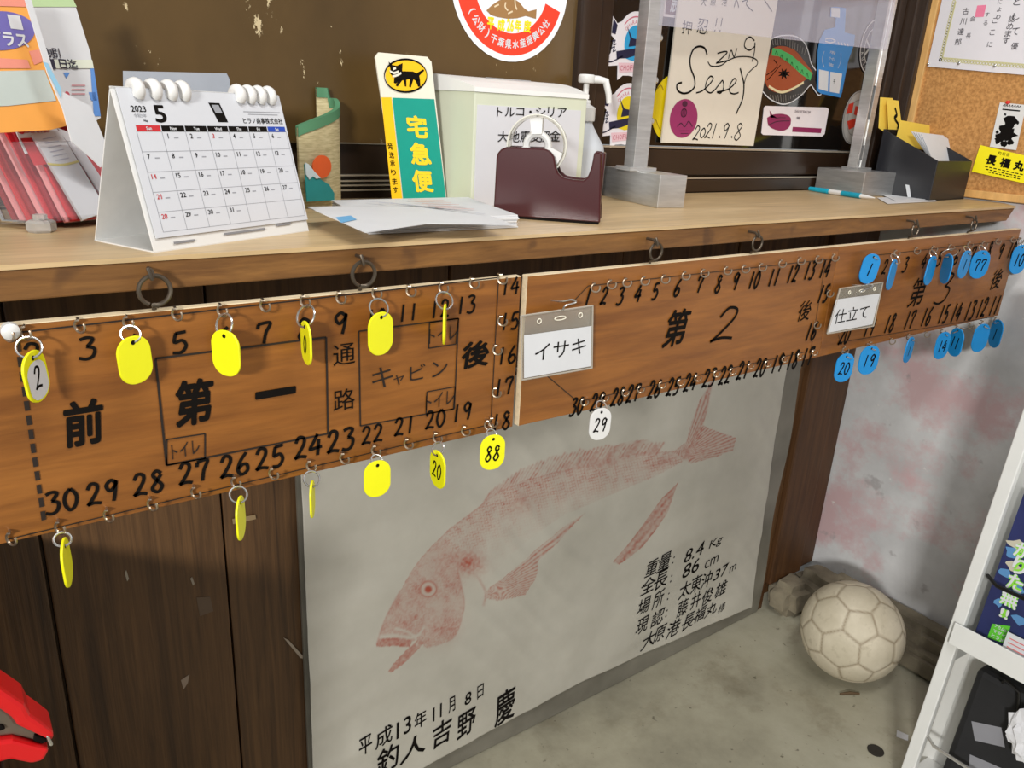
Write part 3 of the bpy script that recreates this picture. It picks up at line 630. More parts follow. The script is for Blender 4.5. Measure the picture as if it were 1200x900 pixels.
WR = .0026 * np.sin(7 * GX + 3 * GZ + 1.3 * np.sin(5 * GZ)) + .0010 * np.sin(23 * GX - 17 * GZ + 2 * np.sin(6 * GX)) + .0006 * np.sin(41 * GZ + 9 * GX) - .0013 * np.abs(np.sin(17 * GX + 31 * GZ + 3 * np.sin(8 * GX))) ** 6
co = np.stack([GX, PY - .001 + WR * np.clip((.75 - GZ) * 6, 0, 1), GZ], -1).reshape(-1, 3) - np.array(fp.location)
idx = (np.arange(NZ - 1)[:, None] * NX + np.arange(NX - 1)[None, :]).ravel()
quads = np.stack([idx, idx + 1, idx + NX + 1, idx + NX], -1)
me = bpy.data.meshes.new('sheet'); me.vertices.add(len(co)); me.vertices.foreach_set('co', co.astype(np.float32).ravel())
me.loops.add(quads.size); me.loops.foreach_set('vertex_index', quads.ravel().astype(np.int32)); me.polygons.add(len(quads)); me.polygons.foreach_set('loop_start', np.arange(0, quads.size, 4, dtype=np.int32))
me.update(); me.validate(); at_ = me.attributes.new('print_ink', 'FLOAT', 'POINT'); at_.data.foreach_set('value', INK.ravel()); me.shade_smooth()
m = N('printed_sheet'); ga = m.n('ShaderNodeAttribute', attribute_name='print_ink')
pc = m.ramp(m.noise((1, 1, 1), 3.5, 6), [(.3, lin((172, 168, 156))), (.7, lin((200, 196, 184)))])
m.col(m.mix(ga.outputs['Fac'], pc, lin((164, 74, 56)))); m.bump(m.noise((1, 1, 1), 30, 4), .12, .002); mp_ = m.set(.42); mp_.node_tree.nodes['Principled BSDF'].inputs['Coat Weight'].default_value = .15
me.materials.append(mp_); sheet = bpy.data.objects.new('sheet', me); C.objects.link(sheet); sheet.parent = fp; sheet['label'] = 'pale grey sheet with the red fish print'
so = sheet.modifiers.new('thickness', 'SOLIDIFY'); so.thickness = .0006; so.offset = 0
ik = wallink(PY - .0042, .0)
for t, u, v, n, w in [('重', 762, 664, 20, 15), ('量', 776, 657, 22, 16), (':', 787, 655, 9, 2.5), ('8.4', 812, 646, 16, 22), ('Kg', 837, 635, 12, 15), ('全', 758, 685, 19, 17), ('長', 773, 678, 22, 15), (':', 785, 677, 9, 2.5), ('86', 808, 665, 16, 18), ('cm', 832, 657, 9, 15),
                   ('場', 753, 709, 20, 15), ('所', 770, 701, 22, 14), (':', 782, 698, 9, 2.5), ('太', 801, 690, 19, 14), ('東', 814, 683, 20, 13), ('沖', 826, 678, 19, 13), ('37', 843, 669, 13, 17), ('m', 857, 665, 7, 8), ('現', 752, 732, 20, 14), ('認', 770, 723, 19, 15), (':', 780, 718, 9, 2.5),
                   ('藤', 798, 711, 19, 13), ('井', 813, 702, 18, 12), ('俊', 827, 697, 18, 12), ('雄', 843, 689, 18, 14), ('大', 760, 750, 20, 17), ('原', 773, 742, 19, 14), ('港', 788, 736, 20, 15), ('長', 805, 727, 20, 13), ('福', 819, 718, 18, 13), ('丸', 831, 713, 16, 13), ('様', 844, 711, 10, 8)]:
    ik.text(t, pz(u, v), hpx(u, v, n * .88, PY), wpx(u, v, w * .95, PY), .006 if t not in ('様', 'cm', 'Kg', 'm', ':') else .0, .25, .12)
for t, u, v, n, w in [('平', 427, 871, 20, 15), ('成', 448, 861, 20, 21), ('13', 471, 850, 18, 18), ('年', 491, 841, 17, 14), ('11', 511, 833, 15, 12), ('月', 528, 824, 17, 9), ('8', 547, 817, 13, 8), ('日', 562, 809, 14, 9), ('釣', 453, 887, 30, 26), ('人', 480, 875, 25, 27), ('吉', 517, 856, 28, 22), ('野', 545, 846, 28, 23), ('慶', 591, 827, 36, 25)]:
    ik.text(t, pz(u, v), hpx(u, v, n, PY), wpx(u, v, w, PY), .012 if n > 22 else .008, .25, .16)
for v in ik.v: v.y = PY - .001 + (.0026 * math.sin(7 * v.x + 3 * v.z + 1.3 * math.sin(5 * v.z)) + .0010 * math.sin(23 * v.x - 17 * v.z + 2 * math.sin(6 * v.x)) + .0006 * math.sin(41 * v.z + 9 * v.x) - .0013 * abs(math.sin(17 * v.x + 31 * v.z + 3 * math.sin(8 * v.x))) ** 6) * min(1, max(0, (.75 - v.z) * 6)) - .0013
obj('lettering', ik, M_ink, fp, 'black brush calligraphy')

# ============================================================ SOCCER BALL
ball_c = Vector((1.569, .04, .1123))
bm = bmesh.new(); bmesh.ops.create_icosphere(bm, subdivisions=6, radius=1)
g = (1 + 5 ** .5) / 2
IV = np.array([v for a in (-1, 1) for c_ in (-g, g) for v in ((0, a, c_), (a, c_, 0), (c_, 0, a))], float); IV /= np.linalg.norm(IV[0])
FV = []
el = min(np.linalg.norm(IV[0] - IV[k]) for k in range(1, 12))
for i in range(12):
    for j in range(i):
        for k in range(j):
            if all(abs(np.linalg.norm(IV[p] - IV[q_]) - el) < .01 for p, q_ in ((i, j), (j, k), (i, k))): w_ = IV[i] + IV[j] + IV[k]; FV.append(w_ / np.linalg.norm(w_))
FV = np.array(FV)
toc = (CAM - ball_c).normalized(); pr = (toc * .93 + RIGHT * .16 + (-DOWN) * .08).normalized()
q0 = Vector(IV[0]).rotation_difference(pr); RB = (Matrix.Rotation(math.radians(20), 3, pr) @ q0.to_matrix())
cen = np.concatenate([IV / .93924, FV / .91494]); vco = np.array([v.co[:] for v in bm.verts]); dots = np.sort(vco @ cen.T, 1); dl = dots[:, -1] - dots[:, -2]
gr = np.exp(-(dl / .016) ** 2)
for v, k in zip(bm.verts, gr): v.co = RB @ (v.co * (.1123 * (1 - .016 * k)))
me = bpy.data.meshes.new('soccer_ball'); bm.to_mesh(me); bm.free(); me.shade_smooth()
at_ = me.attributes.new('seam', 'FLOAT', 'POINT'); at_.data.foreach_set('value', gr.astype(np.float32))
m = N('worn_ball_leather'); ga = m.n('ShaderNodeAttribute', attribute_name='seam')
c = m.ramp(m.noise(sc=12, detail=7), [(.3, lin((190, 180, 156))), (.7, lin((218, 208, 186)))])
c = m.mix(m.mix(.35, (0, 0, 0), m.ramp(m.noise(sc=45, detail=5), [(.58, (0, 0, 0)), (.7, (1, 1, 1))])), c, lin((150, 138, 112)))
m.col(m.mix(m.mix(.75, (0, 0, 0), ga.outputs['Fac']), c, lin((128, 110, 84)))); m.bump(m.noise(sc=90, detail=4), .15, .002)
me.materials.append(m.set(.6)); ball = bpy.data.objects.new('soccer_ball', me); C.objects.link(ball); ball.location = ball_c
tag(ball, 'worn cream soccer ball on the concrete floor in the corner', 'ball')

# ============================================================ FLOOR BITS
p = onZ(1026, 880, 0); b = MB(); b.lathe([(.016, .0002), (.0165, .0018), (.013, .0022), (.003, .0016)], p, 24); tag(obj('floor_cap', b, plain('dark_iron', (44, 40, 34), .7), loc=p), 'small round dark cap in the concrete floor', 'cap')
p = onZ(1057, 863, 0); b = MB(); b.prism([(p.x - .012, p.y + .006, .0006), (p.x + .004, p.y + .014, .003), (p.x + .014, p.y - .006, .0006), (p.x - .002, p.y - .014, .0006)], (0, 0, .0008)); tag(obj('paper_scrap', b, M_paper, loc=p), 'tiny white paper scrap on the floor near the rack', 'scrap')
p = onZ(996, 814, 0); b = MB(); b.tube([(p.x - .022, p.y + .012, .0035), (p.x, p.y, .0045), (p.x + .018, p.y - .012, .003)], [.002, .0036, .002], 6); tag(obj('twig', b, plain('dry_twig', (92, 72, 48), .8), loc=p), 'short brown twig on the floor in front of the ball', 'twig')

# ============================================================ ON THE COUNTER
def quad_sheet(name, px, P, n, t, mat, parent=None, loc=None, label=None):
    Q = [onP(u, v, P, n) for u, v in px]; b = MB(); b.prism(Q, -Vector(n).normalized() * t); return obj(name, b, mat, parent, label, loc=loc), Q
def surf(Q, n, off=.0008):
    """ink frame on quad Q (top-left, top-right, bottom-right, bottom-left); coordinates run 0..1 across and up"""
    return Ink(Q[3], Q[2] - Q[3], Q[0] - Q[3], off)

# ---- desk calendar
A, Bq = Vector((.149, .022, CT)), Vector((.317, .097, CT)); exn = (Bq - A).normalized(); W_ = (Bq - A).length
back = Vector((-exn.y, exn.x, 0)); D_ = .082; apx = onP(136, 101, A + back * .034, back) ; HT = apx.z - CT
cal = thing('desk_calendar', A, 'white desk calendar showing May 2023, standing near the counter edge', 'calendar')
AL, AR = A + back * .036 + Z * HT, Bq + back * .036 + Z * HT
n = exn.cross(AL - A).normalized()
if n.dot(CAM - A) < 0: n = -n
b = MB(); b.prism([AL, AR, Bq, A], -n * .0012); obj('front_panel', b, M_wht, cal, bevel=.0003)
n2 = (A + back * D_ - AL).cross(exn).normalized(); b = MB(); b.prism([AL, AR, Bq + back * D_, A + back * D_], n2 * .0012); obj('rear_panel', b, plain('calendar_white', (222, 222, 220), .5), cal)
b = MB(); b.prism([A, Bq, Bq + back * D_, A + back * D_], Z * .0012); obj('base_panel', b, M_wht, cal)
def lerp(a, b_, t): return a + (b_ - a) * t
up_ = AL - A
pg = [lerp(A, AL, .99) + exn * .004 + n * .0012, lerp(Bq, AR, .99) - exn * .001 + n * .0012, Bq + up_ * .085 + n * .0012, A + up_ * .085 + exn * .004 + n * .0012]
b = MB(); b.prism(pg, n * .0008); obj('page', b, plain('calendar_page', (206, 208, 213), .55, var=.01), cal, 'white printed May page')
k = surf(pg, n, .0010)
T = lambda x, y: (x, y)
ks = {nm: surf(pg, n, .0010) for nm in ('black', 'red', 'blue', 'grey', 'white')}
x0, x1, yt, ybm = .045, .985, .715, .035; cw = (x1 - x0) / 7
sx_ = (pg[2] - pg[3]).length; sy_ = (pg[0] - pg[3]).length
for i, d_ in enumerate(['Sun', 'Mon', 'Tue', 'Wed', 'Thu', 'Fri', 'Sat']):
    ks['red' if i == 0 else 'blue' if i == 6 else 'black'].rect(x0 + i * cw + .003, yt, x0 + (i + 1) * cw - .003, yt + .042)
def ct(ink, t, c, h, w=None, bold=0, k=0):
    V, F = glyph(t); asp = (V[:, 0].max() - V[:, 0].min()) / max(V[:, 1].max() - V[:, 1].min(), 1e-6)
    ink.text(t, c, h, w if w else h * asp * sy_ / sx_, bold, 0, 0, k)
for i, d_ in enumerate(['Sun', 'Mon', 'Tue', 'Wed', 'Thu', 'Fri', 'Sat']): ct(ks['white'], d_, (x0 + (i + .5) * cw, yt + .021), .022, None, .02, .0004)
rh = (yt - ybm) / 5
for r_ in range(6): ks['grey'].rect(x0, ybm + r_ * rh, x1, ybm + r_ * rh + .003)
for i in range(8): ks['grey'].rect(x0 + i * cw - .001, ybm, x0 + i * cw + .001, yt)
for d_ in range(1, 32):
    i, r_ = d_ % 7, d_ // 7; 
    ct(ks['red' if i == 0 and d_ != 7 or d_ == 3 else 'black'], str(d_), (x0 + i * cw + .028, yt - r_ * rh - .03), .034, None, .010)
    ks['grey'].rect(x0 + i * cw + .06, yt - r_ * rh - .046, x0 + i * cw + .085, yt - r_ * rh - .038)
ct(ks['black'], '2023', (.085, .865), .042, None, .012); ct(ks['grey'], '令和5年', (.085, .82), .026); ct(ks['black'], 'May', (.108, .785), .018, None, .02); ct(ks['black'], '5', (.195, .835), .12, .065, .022)
ct(ks['black'], 'ヒラノ商事株式会社', (.835, .80), .046, .28, .008)
for y_, a, c_ in ((.865, .71, .97), (.846, .74, .95)): ks['grey'].rect(a, y_, c_, y_ + .006)
ks['black'].poly([(.495, .925), (.565, .925), (.592, .785), (.530, .785)]); ks['grey'].poly([(.51, .91), (.555, .91), (.568, .85), (.525, .85)], .0003)
cm = {'black': M_ink, 'red': flat((196, 36, 44)), 'blue': flat((30, 70, 170)), 'grey': flat((150, 152, 158)), 'white': M_paper}
for nm, ik in ks.items(): obj('print', ik, cm[nm], cal, nm + ' calendar printing')
ik = Ink(A, exn, (AL - A).normalized(), .0013)
for a, c_, y_ in ((.02, .042, .008), (.075, .125, .010), (.14, .16, .012)): ik.rect(a, y_ - .003, c_, y_ - .001)
if n.dot(ik.nn) < 0: ik.nn = -ik.nn; 
obj('print', ik, flat((130, 130, 134)), cal, 'grey footer lines')
for f_ in (.125, .215, .30, .375, .715, .785, .855, .925):
    c_ = lerp(AL, AR, f_) + Z * -.002
    b = MB(); b.tube(arc(c_, .0050, -.9, PI + .9, back, Z, 16), [.0054] * 17, 10); obj('ring', b, M_wht, cal, 'white plastic binding ring', smooth=True)
# ---- grey folder board standing behind the calendar
nb = Vector((-.45, -.893, 0)); Pb = Vector((.26, .20, CT)); Qp = [onP(u, v, Pb, nb) for u, v in ((144, 83), (269, 86), (271, 250), (146, 250))]
for k_ in (2, 3): Qp[k_].z = CT
b = MB(); b.prism([Qp[0], lerp(Qp[0], Qp[1], .97), lerp(Qp[1], Qp[2], .04), Qp[2], Qp[3]], nb * -.003); tag(obj('plastic_folder', b, plain('grey_plastic', (126, 132, 142), .4), loc=Qp[3]), 'grey plastic folder edge sticking up behind the calendar', 'folder')
# ---- fabric pouch
pou = thing('fabric_pouch', (.425, .29, CT), 'small beige fabric pouch with green trim, orange sun and teal mountain', 'pouch')
pth = [(.375, .268), (.395, .272), (.420, .285), (.440, .300), (.4475, .312), (.447, .324), (.440, .331), (.428, .333)]
pth = [tuple(p) for p in smooth_pts(pth, 4)]
# top height rises towards the fold
def ptop(i): t = i / (len(pth) - 1); return CT + .098 + .034 * min(1, t * 1.5) + (.012 if t > .8 else 0)
def wall_strip(h0, h1, off):
    b = MB(); L = []
    for i, (x, y) in enumerate(pth):
        t_ = Vector((pth[min(i + 1, len(pth) - 1)][0] - pth[max(i - 1, 0)][0], pth[min(i + 1, len(pth) - 1)][1] - pth[max(i - 1, 0)][1], 0)).normalized(); nr = Vector((t_.y, -t_.x, 0))
        L.append((Vector((x, y, 0)) + nr * off, Vector((x, y, 0)) - nr * off, h0(i), h1(i)))
    vs_ = []; fs = []
    for a, c_, z0, z1 in L: vs_ += [a + Z * z0, a + Z * z1, c_ + Z * z1, c_ + Z * z0]
    for i in range(len(L) - 1):
        for k_ in range(4): fs.append((i * 4 + k_, i * 4 + (k_ + 1) % 4, i * 4 + 4 + (k_ + 1) % 4, i * 4 + 4 + k_))
    fs += [(3, 2, 1, 0), tuple(len(vs_) - 4 + k_ for k_ in range(4))]
    return b.add(vs_, fs)
M_fab = N('beige_fabric'); M_fab.col(M_fab.ramp(M_fab.noise((1, 1, 8), 60), [(.35, lin((172, 158, 116))), (.65, lin((206, 192, 150)))])); M_fab.bump(M_fab.noise((1, 1, 1), 400), .3, .001); M_fab = M_fab.set(.9)
obj('body', wall_strip(lambda i: CT, lambda i: ptop(i) - .002, .002), M_fab, pou, 'beige woven fabric', smooth=True)
obj('trim_band', wall_strip(lambda i: ptop(i) - .012, lambda i: ptop(i), .0032), plain('green_trim', (76, 128, 92), .7), pou, 'green edging', smooth=True)
def on_pouch(u, v): return onP(u, v, Vector((.420, .2815, CT)), Vector((.50, -.866, 0)).normalized())
npz = Vector((.50, -.866, 0)).normalized()
for nm, pts, col in (('sun_patch', [(374 + 11 * math.cos(a), 195 + 13.5 * math.sin(a)) for a in [2 * PI * i / 24 for i in range(24)]], (222, 92, 34)),
                     ('mountain_patch', [(353, 192), (358, 193), (364, 202), (372, 210), (382, 216), (388, 226), (388, 234), (356, 236)], (34, 140, 140)), ('snow_patch', [(353, 190), (357, 192), (364, 201), (371, 208), (366, 209), (362, 206), (358, 210), (354, 204)], (206, 220, 224))):
    k_ = {'sun_patch': .0045, 'mountain_patch': .005, 'snow_patch': .0062}[nm]
    b = MB(); b.prism([on_pouch(u, v) + npz * k_ for u, v in pts], npz * -.0012); obj(nm, b, plain(nm, col, .8), pou)
# ---- parcel delivery sign
nS = Vector((.02, -.995, .06)).normalized(); PS = Vector((.59, .272, CT)); Qs = [onP(u, v, PS, nS) for u, v in ((439, 61), (505, 67), (524, 239), (465, 239))]
sg = thing('counter_sign', Qs[3], 'upright plastic sign with yellow cat emblem and green panel against the brown panel', 'sign')
b = MB(); loop_ = [lerp(Qs[0], Qs[3], .03), lerp(Qs[0], Qs[1], .07), lerp(Qs[0], Qs[1], .93), lerp(Qs[1], Qs[2], .03), Qs[2], Qs[3]]; b.prism(loop_, -nS * .0025); obj('plate', b, M_cream, sg, 'cream plastic plate')
def sx(u, v, O, ex, ey):
    p = onP(u, v, O, ex.cross(ey).normalized()) - O
    a, b_, c_, d_, e_ = ex.dot(ex), ex.dot(ey), ey.dot(ey), p.dot(ex), p.dot(ey); dt = a * c_ - b_ * b_
    return ((d_ * c_ - e_ * b_) / dt, (e_ * a - d_ * b_) / dt)
def sk(off): return Ink(Qs[3], Qs[2] - Qs[3], Qs[0] - Qs[3], off)
S_ = lambda u, v: sx(u, v, Qs[3], Qs[2] - Qs[3], Qs[0] - Qs[3])
def cs(x, y): return S_(430 + x / 4.5, 50 + y / 4.5)
ik = sk(.0006); ik.poly([cs(74, 288), cs(128, 288), cs(186, 826), cs(130, 826)]); ik.poly([cs(96 + 218 * (.5 + .5 * math.cos(a)), 174 + 84 * math.sin(a)) for a in [2 * PI * i / 40 for i in range(40)]]); obj('yellow_print', ik, flat((250, 196, 14)), sg, 'yellow oval and side strip')
ik = sk(.0006); ik.poly([cs(133, 290), cs(354, 298), cs(416, 822), cs(190, 826)]); obj('green_print', ik, flat((10, 152, 134)), sg, 'green panel')
ik = sk(.0010)
ik.stroke([cs(90 + 224 * (.5 + .5 * math.cos(a)), 174 + 86 * math.sin(a)) for a in [2 * PI * i / 40 for i in range(41)]], .012)
for pl in ([(112, 100), (132, 118), (156, 122), (186, 108), (184, 150), (166, 178), (138, 182), (118, 160), (122, 140)], [(170, 150), (240, 152), (272, 166), (278, 196), (262, 204), (236, 190), (200, 196), (168, 202), (140, 190)],
           [(262, 160), (296, 140), (300, 148), (270, 178)], [(142, 186), (166, 196), (152, 216), (140, 212)], [(164, 196), (186, 196), (160, 232), (150, 226)], [(190, 192), (206, 194), (206, 232), (198, 230)], [(226, 186), (244, 190), (230, 236), (220, 232)], [(250, 190), (278, 196), (280, 232), (268, 232)]): ik.poly([cs(*p) for p in pl])
for t, x, y, n_ in [('発', 120, 545, 38), ('送', 128, 592, 34), ('承', 133, 636, 34), ('り', 138, 684, 30), ('ま', 144, 732, 34), ('す', 149, 776, 32)]:
    a, c_ = cs(x, y - n_ / 2), cs(x, y + n_ / 2); l_, r_ = cs(x - 13, y), cs(x + 13, y); ik.text(t, cs(x, y), abs(a[1] - c_[1]), abs(r_[0] - l_[0]), .01)
obj('emblem_print', ik, M_ink, sg, 'black cat emblem and small characters')
ik = sk(.0014); ik.stroke([cs(118, 150), cs(140, 160), cs(164, 152)], .014); ik.stroke([cs(132, 178), cs(156, 172), cs(178, 160)], .014); ik.stroke([cs(134, 140), cs(150, 134)], .014); obj('emblem_lines', ik, M_cream, sg)
ik = sk(.0011)
for t, x, y, n_ in [('宅', 262, 444, 118), ('急', 280, 586, 118), ('便', 292, 730, 118)]:
    a, c_ = cs(x, y - n_ / 2), cs(x, y + n_ / 2); l_, r_ = cs(x - 54, y), cs(x + 54, y); ik.text(t, cs(x, y), abs(a[1] - c_[1]), abs(r_[0] - l_[0]), .035)
obj('yellow_lettering', ik, flat((248, 212, 40)), sg, 'large yellow characters')
# ---- stack of printed leaflets
def leaf_z(u, v, z_): return onZ(u, v, z_)
stk = [(361, 244), (430, 272), (606, 264), (545, 236)]
SB = [onZ(u, v, CT + .001) for u, v in ((432, 274), (606, 266), (548, 243), (390, 248))]
for i in range(9):
    z0 = CT + .0006 + i * .0016; jit = [Vector((random.uniform(-.0016, .0016), random.uniform(-.0016, .0016), 0)) for _ in range(4)]
    b = MB(); b.prism([Vector((p.x, p.y, z0)) + j_ for p, j_ in zip(SB, jit)], (0, 0, .0014)); o = obj('leaflet', b, M_paper, loc=(SB[0].x, SB[0].y, z0)); tag(o, 'white leaflet in the low stack between the calendar and the tape dispenser', 'leaflet', 'leaflets stacked flat on the counter')
z0 = CT + .0006 + 9 * .0016 + .0004
tp = [onZ(u, v, z0 + .004) for u, v in ((360, 242), (428, 268), (500, 258), (600, 259), (547, 240), (455, 237))]
top = thing('printed_leaflet', (tp[0].x, tp[0].y, z0), 'topmost leaflet of the flat stack, with blue square, its corner hanging over', 'leaflet', None)
b = MB(); b.prism([Vector((p.x, p.y, z0 + (.003 if i == 0 else 0))) for i, p in enumerate(tp)], (0, 0, .0008)); obj('sheet', b, M_paper, top)
ik = Ink((0, 0, z0 + .0012), X, Vector((0, 1, 0)), .0012)
g_ = lambda u, v: tuple(onZ(u, v, z0)[:2])
for pl in ([(392, 256), (408, 253), (418, 260), (400, 264)],): ik.poly([g_(*p) for p in pl])
obj('blue_print', ik, flat((110, 176, 222)), top, 'light blue square')
ik = Ink((0, 0, z0 + .0012), X, Vector((0, 1, 0)), .0012)
for i in range(4): ik.stroke([g_(430 + 14 * i, 238 + i), g_(520 + 16 * i, 247 + 2 * i)], .002, False)
obj('grey_print', ik, flat((176, 178, 196)), top); 
ik = Ink((0, 0, z0 + .0012), X, Vector((0, 1, 0)), .0012)
for i in range(5): ik.stroke([g_(478 + 8 * i, 236 + 2.4 * i), g_(520 + 9 * i, 237 + 2.6 * i)], .003, False)
obj('pink_print', ik, flat((214, 150, 140)), top)
# ---- donation box
db_ = thing('donation_box', (.70, .29, CT), 'pale cream donation box with rounded white top and katakana on its front', 'box')
f0, f1 = Vector((.604, .228, CT)), Vector((.792, .219, CT)); bk = Vector((.02, .104, 0)); hz = .150; yl = Vector((.0, .1, 0))
b = MB(); b.prism([f0, f1, f1 + bk, f0 + Vector((-.016, .09, 0))], Z * hz); obj('body', b, plain('pale_cream_card', (206, 210, 188), .5, var=.02), db_, bevel=.0015)
b = MB(); prof = [(0, 0), (0, .006), (.03, .0135), (.06, .0185), (.088, .021), (.1, .0205), (.1, 0)]
e0, e1 = f0 + Z * hz, f1 + Z * hz; d0_, d1_ = Vector((-.016, .09, 0)) / .1, bk / .1
A0 = [e0 + d0_ * y_ + Z * z_ + Vector((-.0015, -.0015 if y_ == 0 else 0, 0)) for y_, z_ in prof]; A1 = [e1 + d1_ * y_ + Z * z_ + Vector((.0015, -.0015 if y_ == 0 else 0, 0)) for y_, z_ in prof]
k_ = len(prof); b.add(A0 + A1, [tuple(range(k_)), tuple(range(2 * k_ - 1, k_ - 1, -1))] + [(i, i + k_, (i + 1) % k_ + k_, (i + 1) % k_) for i in range(k_)]); obj('lid', b, plain('white_card', (234, 234, 230), .5, var=.01), db_, 'white curved lid')
mid = (e0 + e1) / 2 + (d0_ + d1_) / 2 * .066 + Z * .0205; ex_ = (f1 - f0).normalized(); b = MB(); b.box(mid, (.075, .004, .0012), Matrix.Rotation(math.atan2(ex_.y, ex_.x), 3, 'Z')); obj('coin_slot', b, plain('slot_grey', (150, 150, 150), .6), db_)
eyb = Z; nf = ex_.cross(Z); b = MB(); b.prism([f0 + ex_ * .004 + Z * .002, f1 - ex_ * .010 + Z * .002, f1 - ex_ * .010 + Z * .134, f0 + ex_ * .004 + Z * .134], nf * .0006); obj('front_sheet', b, plain('grey_paper', (208, 208, 212), .5, var=.015), db_, 'pale grey paper on the front')
ik = Ink(f0, ex_, Z, .0014)
def bp(u, v): p = onP(u, v, f0, nf) - f0; return (p.dot(ex_), p.z)
for t, u, v, n_, w in [('ト', 585, 131, 11, 6), ('ル', 597, 131, 11, 11), ('コ', 609, 131, 9, 9), ('・', 621, 131, 3, 3), ('シ', 633, 131, 11, 11), ('リ', 645, 131, 12, 7), ('ア', 658, 132, 11, 10), ('大', 589, 160, 13, 12), ('地', 602, 160, 13, 12), ('震', 615, 160, 13, 12), ('支', 627, 160, 13, 12), ('援', 638, 160, 13, 12), ('金', 650, 159, 13, 12)]:
    ik.text(t, bp(u, v), hpx(u, v, n_, .225), wpx(u, v, w, .225), .004)
obj('lettering', ik, M_ink, db_, 'dark printed characters')
# ---- tape dispenser
t0, t1 = Vector((.583, .136, CT)), Vector((.677, .044, CT)); et = (t1 - t0).normalized(); LT = (t1 - t0).length; nt = et.cross(Z); 
if nt.dot(CAM - t0) < 0: nt = -nt
def tpx(u, v): p = onP(u, v, t0, nt) - t0; return (p.dot(et), p.z)
def tcr(x, y): return tpx(560 + x / 4.285, 60 + y / 4.285)
td = thing('tape_dispenser', (t0 + t1) / 2, 'dark maroon tape dispenser holding a roll of clear tape', 'tape dispenser')
outl = [tcr(*p) for p in [(78, 800), (92, 540), (98, 512), (116, 492), (145, 480), (330, 488), (362, 500), (384, 530), (392, 580), (404, 612), (430, 636), (480, 646), (530, 650), (552, 630), (570, 580), (584, 508), (622, 512), (610, 872)]]
outl[0] = (outl[0][0], .002); outl[-1] = (LT, .002)
b = MB(); wall_ = [t0 + et * x + Z * max(.002, z_) for x, z_ in outl]; b.prism(wall_, -nt * .008); b.prism([p_ - nt * .038 for p_ in wall_], -nt * .008)
zl_ = .024; b.prism([t0 + et * .006 + Z * .002 - nt * .007, t0 + et * (LT - .006) + Z * .002 - nt * .007, t0 + et * (LT - .006) + Z * zl_ - nt * .007, t0 + et * .006 + Z * zl_ - nt * .007], -nt * .032)
b.prism([t0 + et * (LT - .012) + Z * .02 - nt * .007, t0 + et * (LT - .002) + Z * .02 - nt * .007, t0 + et * (LT - .001) + Z * outl[-2][1] - nt * .007, t0 + et * (LT - .007) + Z * outl[-2][1] - nt * .007], -nt * .032)
b.prism([t0 + et * .001 + Z * .02 - nt * .007, t0 + et * .006 + Z * .02 - nt * .007, t0 + et * .008 + Z * .075 - nt * .007, t0 + et * .004 + Z * .075 - nt * .007], -nt * .032); M_mar = plain('maroon_plastic', (66, 24, 26), .22, var=.04); obj('body', b, M_mar, td, bevel=.0022)
b = MB(); b.prism([t0 + et * .002 + Z * 0, t0 + et * (LT - .002), t0 + et * (LT - .002) + Z * .003, t0 + et * .002 + Z * .003], -nt * .044); obj('foot_pad', b, M_ink, td)
cx_, cz_ = tcr(288, 478); rr_ = abs(tcr(440, 478)[0] - tcr(136, 478)[0]) / 2; tcn = t0 + et * cx_ + Z * cz_ - nt * .023
TR = Matrix((et, Z, -nt)).transposed().to_4x4()
roll = thing('tape_roll', tcn, 'clear tape roll with white three-armed core in the maroon dispenser', 'tape')
b = MB()
for rr2, w2 in ((rr_, .009),):
    A_ = [(rr2 * math.cos(2 * PI * i / 48), rr2 * math.sin(2 * PI * i / 48)) for i in range(48)]; A2 = [(x * .90, y * .90) for x, y in A_]
    vs_ = [tcn + et * x + Z * y + nt * s_ for s_ in (w2, -w2) for P_ in (A_, A2) for x, y in P_]
    fs = []
    for i in range(48):
        j = (i + 1) % 48; fs += [(i, j, 48 + j, 48 + i), (96 + i, 144 + i, 144 + j, 96 + j), (i, 96 + i, 96 + j, j), (48 + i, 48 + j, 144 + j, 144 + i)]
    b.add(vs_, fs)
obj('tape', b, clear('tape_film', (.97, .96, .92), .3, .1, .16, (226, 222, 206)), roll, 'clear yellowish tape', smooth=True)
b = MB(); b.tube([tcn + et * (rr_ * .985 * math.cos(2 * PI * i / 48)) + Z * (rr_ * .985 * math.sin(2 * PI * i / 48)) + nt * .0095 for i in range(48)], .0011, 6, closed=True); obj('tape_edge', b, plain('tape_edge', (222, 220, 208), .4), roll, smooth=True)
b = MB(); b.tube([tcn + et * (.014 * math.cos(2 * PI * i / 24)) + Z * (.014 * math.sin(2 * PI * i / 24)) for i in range(24)], .0045, 8, closed=True)
for a in (PI / 2 + .08, -.45, PI + .5):
    dd = et * math.cos(a) + Z * math.sin(a); pp = dd.cross(nt)
    b.prism([tcn + dd * .014 + pp * .0065 + nt * .007, tcn + dd * rr_ * .9 + pp * .008 + nt * .007, tcn + dd * rr_ * .9 - pp * .008 + nt * .007, tcn + dd * .014 - pp * .0065 + nt * .007], -nt * .014)
obj('core', b, M_wht, roll, 'white three-armed hub', smooth=True)
